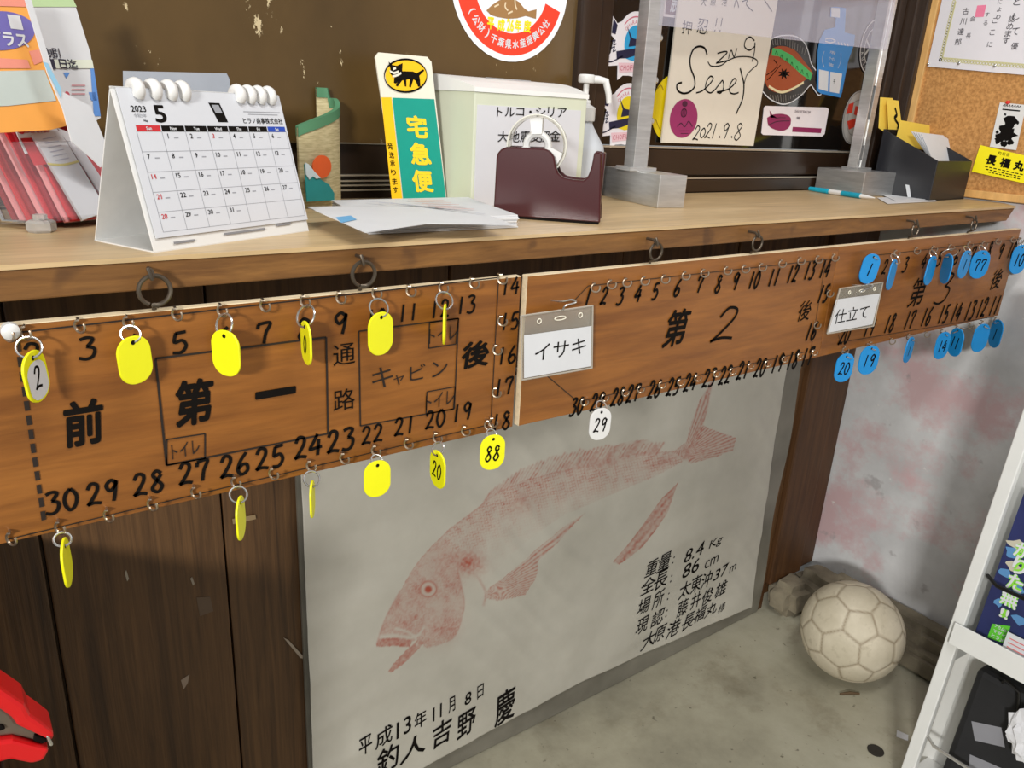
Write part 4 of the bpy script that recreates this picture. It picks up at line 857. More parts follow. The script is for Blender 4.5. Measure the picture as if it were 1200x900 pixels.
# ---- pump bottle
pc_ = Vector((.860, .302, CT)); pbt = thing('pump_bottle', pc_, 'white pump bottle with sloping shoulders between the donation box and the metal post', 'bottle')
b = MB(); b.lathe([(.034, 0), (.037, .003), (.037, .072), (.035, .082), (.016, .112), (.0145, .116), (.0145, .121)], pc_, 32); obj('body', b, clear('milky_plastic', (.9, .93, .96), .2, .2, .72, (226, 230, 236)), pbt, 'milky white body', smooth=True)
b = MB(); b.lathe([(.017, .119), (.0175, .121), (.0175, .139), (.012, .142), (.0085, .144), (.0085, .150)], pc_, 24); obj('collar', b, M_wht, pbt, smooth=True)
b = MB(); b.lathe([(.0045, .148), (.0045, .176)], pc_, 12); obj('stem', b, M_wht, pbt, smooth=True)
hd = pc_ + Z * .181; tpn = onY(668, 85, .285)
b = MB(); b.lathe([(.012, -.006), (.0135, -.004), (.0135, .004), (.011, .0065)], hd, 20); 
ddir = (RIGHT * -1); ddir.z = 0; ddir.normalize()
b.tube([hd, hd + ddir * -.018, hd + ddir * -.030 + Z * -.002, hd + ddir * -.036 + Z * -.02, hd + ddir * -.038 + Z * -.034], [.0062, .006, .0058, .005, .0044], 10); obj('pump_head', b, M_wht, pbt, 'white pump head with bent spout', smooth=True)
# ---- partition: two metal posts with heavy feet and a hanging clear sheet
def part_post(foot, pxl, label, wdt, dep, hgt, ptop_, nx_):
    root = thing('partition_post', foot, label, 'post')
    return root
MP = []
for (fc, fl, fr, h_, label, p0, p1) in (
        (Vector((.897, .159, CT)), Vector((.928, .318, CT)), Vector((.946, .149, CT)), .049, 'left aluminium post on a block foot, beside the pump bottle', (746, 190), (775, 0)),
        (Vector((1.525, .200, CT)), Vector((1.546, .322, CT)), Vector((1.634, .196, CT)), .048, 'right aluminium post on a block foot, beside the black tray', (1004, 195), (1044, 0))):
    ctr_ = (fl + fr) / 2; root = thing('partition_post', ctr_, label, 'post', None)
    b = MB(); b.prism([fc, fr, fr + (fl - fc), fl], Z * h_); obj('block_foot', b, M_alu, root, 'grey metal block', bevel=.0012)
    dx = (fr - fc).normalized(); dy = (fl - fc).normalized(); c_ = fc + (fr - fc) * .5 + (fl - fc) * .5
    pb = onP(*p0, c_, dy); pt = onP(*p1, c_, dy); pb = Vector((pb.x, pb.y, CT + h_)); tw = .011
    ex2 = dx
    b = MB()
    hx, hy = dx.copy(), Vector((-dx.y, dx.x, 0))
    if 'left' in label:
        b.prism([pb - hx * .013 - hy * .012, pb + hx * .013 - hy * .012, pb + hx * .013 - hy * .009, pb - hx * .010 - hy * .009, pb - hx * .010 + hy * .016, pb - hx * .013 + hy * .016], Z * .55)
        b.prism([pb + hx * .0105 - hy * .009, pb + hx * .013 - hy * .009, pb + hx * .013 + hy * .004, pb + hx * .0105 + hy * .004], Z * .55)
    else:
        for z0_, z1_ in ((0, .02), (.05, .10), (.165, .55)): b.prism([pb - hx * .014 - hy * .010, pb + hx * .010 - hy * .010, pb + hx * .010 + hy * .012, pb - hx * .014 + hy * .012], Z * (z1_ - z0_) ) if False else b.prism([p_ + Z * z0_ for p_ in (pb - hx * .0145 - hy * .010, pb - hx * .004 - hy * .010, pb - hx * .004 - hy * .007, pb - hx * .0145 - hy * .007)], Z * (z1_ - z0_))
        b.prism([pb - hx * .0045 - hy * .012, pb + hx * .0115 - hy * .012, pb + hx * .0115 + hy * .012, pb - hx * .0045 + hy * .012], Z * .55)
        b.prism([pb - hx * .016 - hy * .012, pb - hx * .0135 - hy * .012, pb - hx * .0135 + hy * .012, pb - hx * .016 + hy * .012], Z * .55)
    obj('upright', b, M_alu, root, 'bright aluminium channel', bevel=.0006)
    b = MB(); b.box(pb + Z * .003, (.05, .042, .006), Matrix((dx, dy, Z)).transposed(), .001); obj('base_plate', b, M_alu, root)
    for z_ in (.075, .135, .195, .255):
        b = MB(); b.lathe([(.0055, 0), (.0055, .003), (.003, .0055)], pb + ex2 * .016 - dy * .002 + Z * z_, 12, Vector((0, 0, 1)).rotation_difference(ex2).to_matrix().to_4x4()); 
        b.lathe([(.0055, 0), (.0055, .003), (.003, .0055)], pb + ex2 * .013 - dy * .012 + Z * (z_ - .03), 12, Vector((0, 0, 1)).rotation_difference(-dy).to_matrix().to_4x4()) if False else None
        obj('bolt', b, M_ring, root, 'shiny dome bolt', smooth=True)
    MP.append((pb, dx, dy))
a, c_ = MP[0][0], MP[1][0]; a2, c2 = a + Vector((.004, -.013, 0)), c_ + Vector((-.006, -.016, 0)); zb0 = onY(803, 33, a2.y).z; nsh = Vector((c2.y - a2.y, -(c2.x - a2.x), 0)).normalized()
zl = onP(803, 33, a2, nsh).z; zr = onP(1027, 57, a2, nsh).z
b = MB(); b.prism([Vector((a2.x, a2.y, zl - .002)), Vector((c2.x, c2.y, zr)), Vector((c2.x, c2.y, 1.62)), Vector((a2.x, a2.y, 1.62))], nsh * .002); tag(obj('partition_sheet', b, M_sheet, loc=a2), 'clear plastic sheet hanging between the two aluminium posts', 'sheet')

# ---- bits at the right end of the counter
p0, p1 = onZ(949, 221, CT + .006), onZ(1024, 233, CT + .006); p0 = Vector((1.535, .262, CT + .0055)); p1 = Vector((1.525, .176, CT + .0055)); p0 = onZ(949, 221, CT + .0055); p1 = onZ(1025, 232, CT + .0055)
pd = p1 - p0; pen = thing('pen', p0, 'turquoise and white pen lying in front of the right metal post', 'pen')
b = MB(); b.tube([p0, lerp(p0, p1, .30), lerp(p0, p1, .301), lerp(p0, p1, .52)], [.0042, .0052, .0046, .0046], 12); obj('cap', b, flat((24, 168, 198)), pen, smooth=True)
b = MB(); b.tube([lerp(p0, p1, .33), lerp(p0, p1, .52)], .00485, 12); b.tube([lerp(p0, p1, .80), lerp(p0, p1, .9), p1], [.0044, .0032, .001], 12); obj('barrel', b, M_wht, pen, smooth=True)
b = MB(); b.tube([lerp(p0, p1, .52), lerp(p0, p1, .80)], .0052, 12); obj('grip', b, flat((20, 150, 176)), pen, smooth=True)
for i, (pl, lab) in enumerate((([(1028, 232), (1085, 229), (1098, 236), (1040, 239)], 'white loose slip, flat on the counter before the black tray'), ([(1035, 229), (1088, 228), (1100, 233), (1050, 236)], 'second loose slip fanned over another before the black tray'))):
    P = [onZ(u, v, CT + .001 + .0012 * i) for u, v in pl]; b = MB(); b.prism(P, Z * .0007); tag(obj('paper_slip', b, M_paper, loc=P[0]), lab, 'slip')
P = [onZ(1064, 231, CT + .0035), onZ(1085, 231, CT + .0035)]; hgt = .024; b = MB(); b.prism([P[0], P[1], P[1] + Vector((-.012, .010, hgt * .8)), P[0] + Vector((.0, .010, hgt))], Vector((0, .0008, 0))); cd_ = tag(obj('small_card', b, M_paper, loc=P[0]), 'small white card with orange print propped against the black tray', 'card')
b = MB(); c0 = (P[0] + P[1]) / 2 + Vector((-.002, -.0012 + .004, .009)); b.tube([c0 + Vector((.007 * math.cos(a), .003 * math.sin(a), .006 * math.sin(a))) for a in [2 * PI * i / 16 for i in range(10)]], .0012, 6); obj('orange_print', b, flat((222, 140, 90)), cd_)
# black tray: high back, low front
ta, tb = Vector((1.627, .113, CT)), Vector((1.788, .121, CT)); te = (tb - ta).normalized(); tk = Vector((.010, .143, 0)); zf, zbk = .078, .132
tr = thing('card_tray', (ta + tb) / 2 + tk * .5, 'black slanted desk tray full of cards by the cork board', 'tray')
def wallp(A_, B_, z0, z1, th_): b = MB(); b.prism([A_, B_, B_ + Z * z1, A_ + Z * z0], th_); return b
M_blk = plain('black_plastic', (30, 31, 36), .42, var=.05)
tk2 = tk * .92
obj('front_wall', wallp(ta, tb, zf, zf, Vector((0, .003, 0))), M_blk, tr, bevel=.001); obj('back_wall', wallp(ta + tk2, tb + tk2, zbk, zbk, Vector((0, -.003, 0))), M_blk, tr, bevel=.001)
obj('side_wall', wallp(ta, ta + tk2, zf, zbk, te * .003), M_blk, tr, bevel=.001); obj('side_wall', wallp(tb, tb + tk2, zf, zbk, te * -.003), M_blk, tr, bevel=.001)
b = MB(); b.prism([ta, tb, tb + tk2, ta + tk2], Z * .003); obj('bottom', b, M_blk, tr)
def tcard(name, px, dpt, mat, lab, cat, grp=None, lean=.25, th=.001):
    P0 = lerp(ta, ta + tk, dpt); nn_ = Vector((te.y, -te.x, lean)).normalized(); Q = [onP(u, v, P0, nn_) for u, v in px]; b = MB(); b.prism(Q, -nn_ * th); o = obj(name, b, mat, loc=Q[0]); tag(o, lab, cat, grp); return o, Q, nn_
M_ycard = plain('yellow_card', (238, 206, 84), .6, var=.03)
for px, dp, lab in (([(1032, 114), (1046, 115), (1050, 165), (1030, 150)], .80, 'yellow card at the back of the tray, next to the metal post'), ([(1040, 116), (1053, 118), (1060, 172), (1042, 160)], .72, 'upright yellow card with black brush mark in the tray'), ([(1056, 141), (1091, 147), (1086, 176), (1048, 172)], .55, 'lower yellow card lying behind the white cards in the tray')):
    o, Q, nn_ = tcard('yellow_card', px, dp, M_ycard, lab, 'card')
    if 'brush' in lab:
        ik = surf(Q, nn_, .0008); ik.stroke([(.45, .9), (.55, .75), (.4, .6), (.62, .5), (.55, .35)], .09); ik.stroke([(.5, .22), (.4, .12), (.6, .05)], .09); obj('ink_mark', ik, M_ink, o)
for i in range(5):
    px = [(1068 + 3 * i, 154 + .6 * i), (1110 + i, 159 + i), (1117 - .6 * i, 198), (1090 + i, 186 + i)]
    tcard('white_card', px, .10 + .016 * (4 - i), M_paper, 'white card in the fanned pack leaning out of the black tray', 'card', 'white cards in the tray', .45)
b = MB(); P0 = lerp(ta, ta + tk, .34); nn_ = Vector((te.y, -te.x, .3)).normalized()
b.prism([onP(u, v, P0, nn_) for u, v in [(1100, 160), (1122, 160), (1127, 172), (1120, 190), (1105, 188)]], -nn_ * .004); tag(obj('plastic_bag', b, M_vinyl, loc=onP(1110, 175, P0, nn_)), 'crumpled clear plastic wrapper sticking out of the tray', 'wrapper')

# ============================================================ CORK BOARD AND WHAT IS PINNED ON IT
cb = thing('cork_board', (XW, -.3, CT + .002), 'cork notice board in a pale wooden frame on the right wall', 'board')
xf = XW - .010; fl_, fb_ = .284, CT + .004
b = MB(); b.box2((xf, -1.0, fb_), (XW - .001, .275, 1.95)); obj('cork_panel', b, M_cork, cb)
b = MB(); b.box2((xf - .006, .272, fb_), (XW - .001, .290, 1.95), .002); obj('frame_side', b, M_frame, cb, 'pale wooden side of the frame')
b = MB(); b.box2((xf - .006, -1.0, fb_), (XW - .001, .2719, fb_ + .016), .002); obj('frame_bottom', b, M_frame, cb, 'pale wooden bottom of the frame')
nx_ = Vector((-1, 0, 0)); PX_ = Vector((xf - .0005, 0, 0))
def pinned(px, off): return [onX(u, v, xf - off) for u, v in px]
# certificate
Q = pinned([(1106, -8), (1340, -8), (1330, 99), (1087, 78)], .003); ce = thing('certificate', Q[3], 'large white certificate with pale gold border and vertical writing on the cork board', 'certificate')
b = MB(); b.prism(Q, (-.0012, 0, 0)); obj('sheet', b, plain('certificate_paper', (226, 222, 226), .3, var=.01), ce)
def yz(u, v, off): p = onX(u, v, xf - off); return p
class XInk(Ink):
    def __init__(s, off): super().__init__((xf - off, 0, 0), Vector((0, -1, 0)), Z, 0)
def yx(u, v): p = onX(u, v, xf - .0045); return (-p.y, p.z)
ik = XInk(.0048)
bl, br_ = yx(1102, 70), yx(1260, 83)
for i in range(44):
    t = i / 43; x = lerp(bl[0], br_[0], t); z_ = lerp(bl[1], br_[1], t); ik.ring((x, z_), .0018, .0036, n=8)
tl = yx(1118, 2)
for i in range(22):
    t = i / 21; ik.ring((lerp(bl[0], tl[0], t), lerp(bl[1], tl[1], t)), .0018, .0036, n=8)
ik.stroke([(bl[0] + .004, bl[1] + .004), (br_[0], br_[1] + .004)], .002, False); ik.stroke([(bl[0] + .004, bl[1] + .004), (tl[0] + .004, tl[1])], .002, False)
obj('border_print', ik, flat((206, 200, 148)), ce, 'pale gold ornamental border')
ik = XInk(.0048)
def vtext(t, u0, v0, u1, v1, n_, bold=.0):
    for i, ch in enumerate(t):
        f_ = i / max(1, len(t) - 1); u, v = u0 + (u1 - u0) * f_, v0 + (v1 - v0) * f_; h = (onX(u, v - n_ / 2, xf) - onX(u, v + n_ / 2, xf)).length
        ik.text(ch, yx(u, v), h, h, bold)
vtext('古川達郎', 1132, 13, 1123, 49, 7.5, .004); vtext('会長', 1140, 22, 1135, 42, 6); vtext('する', 1157, 17, 1155, 27, 5); vtext('により', 1172, 2, 1170, 20, 5)
vtext('認めます', 1186, 22, 1179, 48, 7.5, .003); vtext('として優', 1192, 2, 1189, 54, 8, .003); vtext('ここに', 1166, 24, 1160, 52, 6)
obj('lettering', ik, flat((70, 66, 72)), ce, 'dark vertical characters')
ik = XInk(.0047); c_ = yx(1149, 13); ik.rect(c_[0] - .009, c_[1] - .011, c_[0] + .009, c_[1] + .011); obj('seal_print', ik, flat((236, 130, 160)), ce, 'pink square seal')
for u, v in ((1088, 77), (1124, 76), (1166, 79)):
    p = onX(u, v - 2, xf - .005); b = MB(); b.lathe([(.0028, 0), (.0028, .002), (.001, .0035)], p, 10, Matrix.Rotation(-PI / 2, 4, 'Y')); obj('pin', b, M_ring, ce, smooth=True)
# dark photo card with pin
Q = pinned([(1172, 120), (1203, 123), (1191, 176), (1160, 172)], .002); pc2 = thing('photo_card', Q[3], 'black and white picture card held with a red pin on the cork board', 'card')
b = MB(); b.prism(Q, (-.0008, 0, 0)); obj('card', b, M_wht, pc2); ik = surf(Q, nx_, .0011)
def blobp(cx, cy, r, n_=9, sd=0, ax=1.0): r_ = random.Random(sd); return [(cx + ax * r * (.55 + .6 * r_.random()) * math.cos(2 * PI * i / n_), cy + r * .55 * (.55 + .6 * r_.random()) * math.sin(2 * PI * i / n_)) for i in range(n_)]
for i, (x, y, r) in enumerate([(.55, .62, .28), (.48, .45, .30), (.62, .32, .30), (.35, .26, .22), (.25, .14, .12), (.5, .10, .14), (.72, .16, .14), (.15, .35, .08), (.3, .75, .06), (.8, .6, .09), (.2, .2, .08)]): ik.poly(blobp(x, y, r, 11, i), .00001 * i)
for i in range(7): ik.stroke([(.14 + .1 * i, .93), (.19 + .1 * i, .965), (.21 + .1 * i, .92)], .02)
ik.rect(.15, .84, .8, .87)
obj('print', ik, M_ink, pc2, 'black picture print')
p = onX(1182, 120, xf - .003); b = MB(); b.lathe([(.0035, 0), (.0025, .002), (.0035, .006), (.002, .007)], p, 12, Matrix.Rotation(-PI / 2, 4, 'Y')); obj('pin', b, flat((220, 40, 30)), pc2, 'red pin', smooth=True)
# yellow card
Q = pinned([(1149, 170), (1243, 192), (1236, 223), (1139, 201)], .004); yc = thing('shop_card', Q[3], 'bright yellow card with bold black characters low on the cork board', 'card')
b = MB(); b.prism(Q, (-.001, 0, 0)); obj('card', b, plain('bright_yellow_card', (252, 236, 20), .5, var=.02), yc); ik = surf(Q, nx_, .0013)
for t, x in (('長', .19), ('福', .36), ('丸', .53)): ik.text(t, (x, .56), .36, .125, .05)
for t, x in (('釣', .26), ('船', .31), ('宿', .36)): ik.text(t, (x, .86), .12, .04, .0)
for y_, a, c_ in ((.29, .14, .62), (.2, .16, .6), (.12, .2, .6)):
    for i in range(9): ik.rect(a + (c_ - a) * i / 9, y_ - .02, a + (c_ - a) * (i + .7) / 9, y_ + .015)
obj('lettering', ik, M_ink, yc, 'black printed characters')
# small clear packet under it
P_ = onZ(1134, 232, CT); b = MB(); b.box((P_.x - .004, P_.y + .012, CT + .022), (.012, .03, .044), Matrix.Rotation(.2, 3, 'Y'), .003); tag(obj('clear_packet', b, clear('packet_film', (.9, .9, .9), .3, .1, .25, (200, 196, 190)), loc=(P_.x, P_.y, CT)), 'small clear packet wedged between the black tray and the cork board', 'packet')

# ============================================================ STICKERS AND SIGNED CARD ON PANEL AND WINDOW
ws = BW + .0035
def wz(u, v, y=ws): return xz(u, v, y)
def sticker(name, outline, y, rgb, lab, cat='sticker', th=.0008, rough=.35):
    pts = [onY(u, v, y) for u, v in outline]; c_ = sum(pts, Vector()) / len(pts)
    root = thing(name, c_, lab, cat); b = MB(); b.prism(pts, (0, -th, 0)); obj('backing', b, flat(rgb, rough), root); return root
def circ(cx, cz, r, n=48, ax=1): return [(cx + ax * r * math.cos(2 * PI * i / n), cz + r * math.sin(2 * PI * i / n)) for i in range(n)]
def sticker_w(name, poly, y, rgb, lab, cat='sticker', th=.0008):
    pts = [Vector((x, y, z_)) for x, z_ in poly]; c_ = sum(pts, Vector()) / len(pts)
    root = thing(name, c_, lab, cat); b = MB(); b.prism(pts, (0, -th, 0)); obj('backing', b, flat(rgb, .35), root); return root
def wk(y, k=0): return wallink(y - .0009, .0002 + k)
# round red and white fishery sticker on the brown panel
yb_ = BW - .0003; cx, cz = .735, 1.376
rs = sticker_w('round_sticker', circ(cx, cz, .105), yb_, (238, 240, 244), 'round white sticker with red band and brown flatfish on the brown panel')
ik = wk(yb_); ik.ring((cx, cz), .066, .0965, math.radians(140), math.radians(343)); obj('red_band', ik, flat((236, 62, 36)), rs, 'red ring band')
ik = wk(yb_, .0003)
for i, ch in enumerate('(公財)千葉県水産振興公社'):
    a = math.radians(212 + i * 9.4); V, F = glyph(ch); h = .0125 if ch not in '()' else .014; ik.text(ch, (cx + .081 * math.cos(a), cz + .081 * math.sin(a)), h, .0045 if ch in '()' else .0115, .02, 0, a + PI / 2)
obj('white_lettering', ik, M_paper, rs)
def wcz(x, y, yy=None): return wz(520 + x / 7.5, y / 7.5, yb_)
ik = wk(yb_, .0002); ik.poly([wcz(*p) for p in [(370, 92), (420, 45), (480, 5), (540, -20), (600, -16), (660, 20), (700, 70), (740, 100), (812, 82), (806, 166), (752, 150), (715, 140), (640, 160), (560, 165), (470, 150), (410, 132)]]); obj('flatfish_print', ik, flat((158, 118, 72)), rs, 'brown flatfish')
ik = wk(yb_, .0004)
for pl in ([(540, 20), (535, 60), (560, 95)], [(620, 0), (625, 50), (640, 85)], [(440, 60), (480, 40)], [(560, 120), (600, 100)]): ik.stroke([wcz(*p) for p in pl], .0022)
obj('fish_marks', ik, flat((226, 206, 170)), rs)
ik = wk(yb_, .0005)
for t, x, y, w in [('平', 408, 205, 62), ('成', 500, 220, 66), ('26', 580, 222, 62), ('年', 648, 225, 58), ('度', 730, 232, 66)]:
    a, c_ = wcz(x - w / 2, y), wcz(x + w / 2, y); t_, b_ = wcz(x, y - 52), wcz(x, y + 58); ik.text(t, wcz(x, y), abs(t_[1] - b_[1]), abs(c_[0] - a[0]), .03)
obj('yellow_lettering', ik, flat((250, 224, 20)), rs, 'yellow era date')
# two boat stickers
for cu, cv, rgb, lab in ((744, 52, (40, 160, 214), 'round boat sticker with blue centre on the window, upper of two beside the post'), (735, 134, (232, 208, 20), 'round boat sticker with yellow centre on the window, lower of two beside the post')):
    c0 = wz(cu, cv); s_ = .001
    o_ = lambda x, y: (c0[0] + x * .044, c0[1] + y * .050)
    shape = [o_(math.cos(a), math.sin(a)) for a in [math.radians(d) for d in range(-100, 150, 10)]] + [o_(-1.0, .55), o_(-1.25, .75), o_(-1.3, .2), o_(-1.1, .1), o_(-1.2, -.35), o_(-1.5, -.6), o_(-1.3, -.75), o_(-.8, -.7), o_(-.75, -1.15), o_(-.5, -1.0)]
    st = sticker_w('boat_sticker', shape, ws, (236, 232, 236), lab)
    ik = wk(ws); ik.ring(c0, .041, .043, math.radians(-80), math.radians(140), asp=.88); ik.ring(c0, .026, .0275, math.radians(-60), math.radians(170), asp=.88)
    for i, ch in enumerate('OHARA PORT'): 
        a = math.radians(140 - i * 11); 
        if ch != ' ': ik.text(ch, (c0[0] + .034 * .88 * math.cos(a), c0[1] + .034 * math.sin(a)), .0058, .0046, .0, 0, a - PI / 2)
    obj('pink_print', ik, flat((206, 110, 130)), st)
    ik = wk(ws, .0002); ik.disc(c0, .025, .029, a0=math.radians(-20), a1=math.radians(200)); ik.poly([o_(-.7, -.42), o_(.6, -.15), o_(.7, -.42), o_(-.1, -.52)]); obj('centre_print', ik, flat(rgb), st, 'coloured centre and hull stripe')
    ik = wk(ws, .0004); ik.poly([o_(-.95, -.28), o_(.75, .0), o_(.72, -.16), o_(-.35, -.45), o_(-.9, -.5)]); ik.poly([o_(-.35, -.1), o_(-.3, .15), o_(-.5, .5), o_(-.2, .18), o_(.1, .15), o_(.3, 0)]); ik.poly([o_(-1.22, .68), o_(-1.0, .5), o_(-1.06, .22), o_(-1.26, .25)])
    for yy in (.0, -.2): ik.stroke([o_(-1.2, yy), o_(-1.05, yy + .05), o_(-1.12, yy - .1), o_(-.98, yy - .05)], .0016)
    ik.stroke([o_(-1.38, -.62), o_(-1.1, -.6), o_(-.6, -.4)], .002); obj('navy_print', ik, flat((24, 26, 62)), st, 'dark navy boat')
    ik = wk(ws, .0005); ik.poly([o_(-.8, -.62), o_(.5, -.55), o_(.55, -.8), o_(-.7, -.92)]); obj('ribbon_print', ik, flat((232, 196, 204)), st)
    ik = wk(ws, .0007)
    for i, ch in enumerate('CHOFUKU'): ik.text(ch, o_(-.62 + i * .17, -.77 + i * .012), .008, .0055, .0)
    obj('ribbon_lettering', ik, flat((190, 90, 110)), st)
# maroon square sticker at the top, yellow round one, signed card with its red oval
sq = sticker('square_sticker', [(777, -12), (805, -12), (802, 22), (775, 19)], ws, (236, 228, 226), 'small maroon square sticker above the signed card, cut by the picture top')
ik = wk(ws); a, c_ = wz(779, 16), wz(799, -12); ik.rect(a[0], a[1], c_[0], c_[1]); obj('maroon_print', ik, flat((92, 30, 36)), sq); ik = wk(ws, .0003); ik.text('辰', wz(790, 6), .024, .02, .02); obj('white_lettering', ik, M_paper, sq)
yo = sticker_w('yellow_sticker', circ(*wz(786, 127), .056, ax=.86), ws, (240, 214, 20), 'round yellow sticker half behind the signed card')
ik = wk(ws); c0 = wz(774, 127); ik.stroke([wz(770, 104), wz(774, 100), wz(777, 106)], .002); ik.stroke([wz(768, 140), wz(772, 150), wz(776, 156)], .0015); obj('print', ik, flat((170, 140, 10)), yo)
sy = BW - .004
Q = [onY(u, v, sy) for u, v in ((800, -14), (914, -14), (883, 171), (775, 167))]; Q[0] = onY(797, -14, sy)
sc_ = thing('signed_card', Q[3], 'large cream autograph card with black signature dated 2021.9.8 on the window', 'card')
b = MB(); b.prism(Q, (0, .003, 0)); obj('board', b, plain('autograph_card', (222, 214, 198), .45, var=.02), sc_)
ik = wallink(sy, .0006)
def kp(x, y): return wz(780 + x / 4.5, y / 4.5, sy)
for pl, w in (([(218, 290), (205, 255), (175, 245), (145, 262), (128, 310), (132, 360), (150, 410), (152, 455), (125, 485), (90, 492), (62, 475), (60, 445), (85, 435)], .0034), ([(160, 490), (190, 480), (225, 450), (250, 415), (235, 402), (215, 430), (210, 470), (235, 490), (262, 470)], .0026), ([(262, 470), (285, 440), (300, 425), (305, 460), (290, 490), (270, 485), (300, 480), (330, 470)], .0026), ([(330, 470), (355, 450), (372, 425), (360, 415), (340, 445), (338, 485), (360, 495), (384, 488)], .0026),
              ([(392, 360), (402, 400), (412, 450), (405, 520), (380, 580), (370, 602)], .0034), ([(410, 460), (425, 400), (455, 365), (482, 340), (478, 315), (440, 300), (380, 300), (330, 318), (290, 345), (240, 348), (222, 325)], .002), ([(272, 282), (310, 272), (322, 280), (275, 325), (270, 332), (330, 318)], .0024), ([(330, 310), (345, 265), (360, 300), (375, 255)], .0022), ([(468, 215), (445, 195), (422, 210), (415, 245), (440, 265), (468, 245), (470, 225), (468, 270), (455, 325)], .0024)):
    ik.stroke([kp(*p) for p in pl], w)
for t, x, y, h, w in [('押', 112, 145, 70, 52), ('忍', 195, 140, 80, 60)]: a, c_ = kp(x, y - h / 2), kp(x, y + h / 2); ik.text(t, kp(x, y), abs(a[1] - c_[1]), abs(kp(x + w / 2, y)[0] - kp(x - w / 2, y)[0]), .0)
for x in (262, 290): ik.stroke([kp(x + 8, 95), kp(x, 140)], .002, False); ik.stroke([kp(x - 3, 158), kp(x - 5, 166)], .0028, False)
for t, x, y, h, w in [('2', 163, 702, 76, 30), ('0', 196, 700, 52, 28), ('2', 226, 690, 80, 30), ('1', 256, 690, 80, 20), ('9', 316, 690, 80, 34), ('8', 384, 695, 90, 40)]:
    a, c_ = kp(x, y - h / 2), kp(x, y + h / 2); ik.digits(t, kp(x, y), abs(a[1] - c_[1]), abs(kp(x + w / 2, y)[0] - kp(x - w / 2, y)[0]), .0022, .2)
for x in (282, 346): ik.stroke([kp(x, 718), kp(x + 4, 726)], .003, False)
for t, x in (('大', 200), ('原', 250), ('港', 310)): ik.text(t, kp(x, 8), .014, .014, 0)
for pl in ([(360, 40), (372, 0), (385, 40)], [(400, 10), (430, 0), (425, 25), (460, 60)], [(520, 0), (540, 30), (560, 60)]): ik.stroke([kp(*p) for p in pl], .002)
obj('lettering', ik, M_ink, sc_, 'black felt pen signature and date')
ik = wallink(sy, .0005); c0 = kp(95, 625); ik.disc(c0, abs(kp(168, 625)[0] - kp(22, 625)[0]) / 2, abs(kp(95, 522)[1] - kp(95, 728)[1]) / 2); obj('seal', ik, flat((150, 44, 98)), sc_, 'dark pink oval seal')
ik = wallink(sy, .0007); ik.disc(kp(100, 548), .007, .005); a = kp(95, 595); ik.ring((a[0], a[1]), .006, .008); ik.text('鳳', a, .013, .011, 0); ik.stroke([kp(60, 668), kp(80, 650), kp(100, 668), kp(120, 640), (kp(140, 668))], .0022); ik.stroke([kp(70, 690), kp(125, 690)], .0014); ik.stroke([kp(78, 704), kp(118, 704)], .0014); obj('seal_lettering', ik, flat((74, 20, 54)), sc_)
# orange fish sticker
def fc(x, y): return wz(880 + x / 5, y / 5)
fs_ = sticker_w('fish_sticker', [fc(*p) for p in smooth_pts([(66, 300), (90, 255), (130, 222), (190, 208), (260, 214), (310, 250), (335, 310), (350, 370), (380, 412), (372, 470), (410, 552), (392, 556), (365, 520), (345, 500), (300, 550), (240, 595), (180, 610), (110, 580), (66, 520), (55, 420)], 3)], ws, (24, 22, 22), 'fish-shaped orange and black sticker with green lettering beside the signed card')
ik = wk(ws); ik.stroke([fc(*p) for p in [(66, 300), (90, 255), (130, 222), (190, 208), (260, 214), (310, 250), (335, 310), (350, 370), (378, 412)]], .0022); ik.stroke([fc(*p) for p in [(410, 552), (392, 556), (365, 520), (345, 500), (300, 550), (240, 595), (180, 610), (110, 580), (66, 535)]], .0022)
obj('white_outline', ik, M_paper, fs_)
ik = wk(ws, .0001); 
for i in range(14): ik.stroke([fc(128 + 14 * i, 265 + max(0, i - 5) * 7), fc(122 + 15 * i, 228 + max(0, i - 7) * 10)], .0012, False); ik.stroke([fc(110 + 15 * i, 555 + 4 * math.sin(i)), fc(118 + 14 * i, 595 - max(0, i - 6) * 8)], .0012, False)
obj('fin_rays', ik, flat((150, 146, 140)), fs_)
ik = wk(ws, .0002); ik.poly([fc(*p) for p in smooth_pts([(78, 470), (84, 400), (110, 310), (140, 275), (200, 272), (260, 300), (310, 360), (360, 430), (330, 455), (290, 490), (230, 535), (160, 545), (100, 520), (78, 470)], 3)[:-1]]); obj('orange_print', ik, flat((158, 72, 34)), fs_, 'orange fish body')
ik = wk(ws, .0004); ik.poly([fc(*p) for p in [(122, 282), (160, 286), (230, 320), (300, 380), (356, 430), (344, 472), (290, 435), (220, 370), (160, 330), (118, 325)]]); obj('green_band', ik, flat((70, 176, 96)), fs_, 'green slanted band')
ik = wk(ws, .0006)
for i, ch in enumerate('ANGLERS'): ik.text(ch, fc(140 + 32 * i, 306 + 23 * i), .010, .0062, .02, 0, -.6) if False else ik.stroke([fc(138 + 30 * i, 318 + 22 * i), fc(146 + 30 * i, 298 + 22 * i), fc(152 + 30 * i, 324 + 22 * i)], .0012)
ik.poly([fc(190 + (38 if i % 2 else 18) * math.cos(2 * PI * i / 16), 432 + (34 if i % 2 else 16) * math.sin(2 * PI * i / 16)) for i in range(16)]); ik.stroke([fc(86, 440), fc(130, 410), fc(150, 380), fc(130, 350)], .0016); ik.stroke([fc(90, 470), fc(120, 440), fc(170, 380)], .0016); obj('black_print', ik, M_ink, fs_)
ik = wk(ws, .0006); ik.stroke([fc(100, 505), fc(170, 540), fc(240, 520), fc(305, 482)], .0045); ik.disc(fc(190, 432), .0025); ik.disc(fc(205, 440), .002); obj('cream_print', ik, flat((228, 214, 170)), fs_)
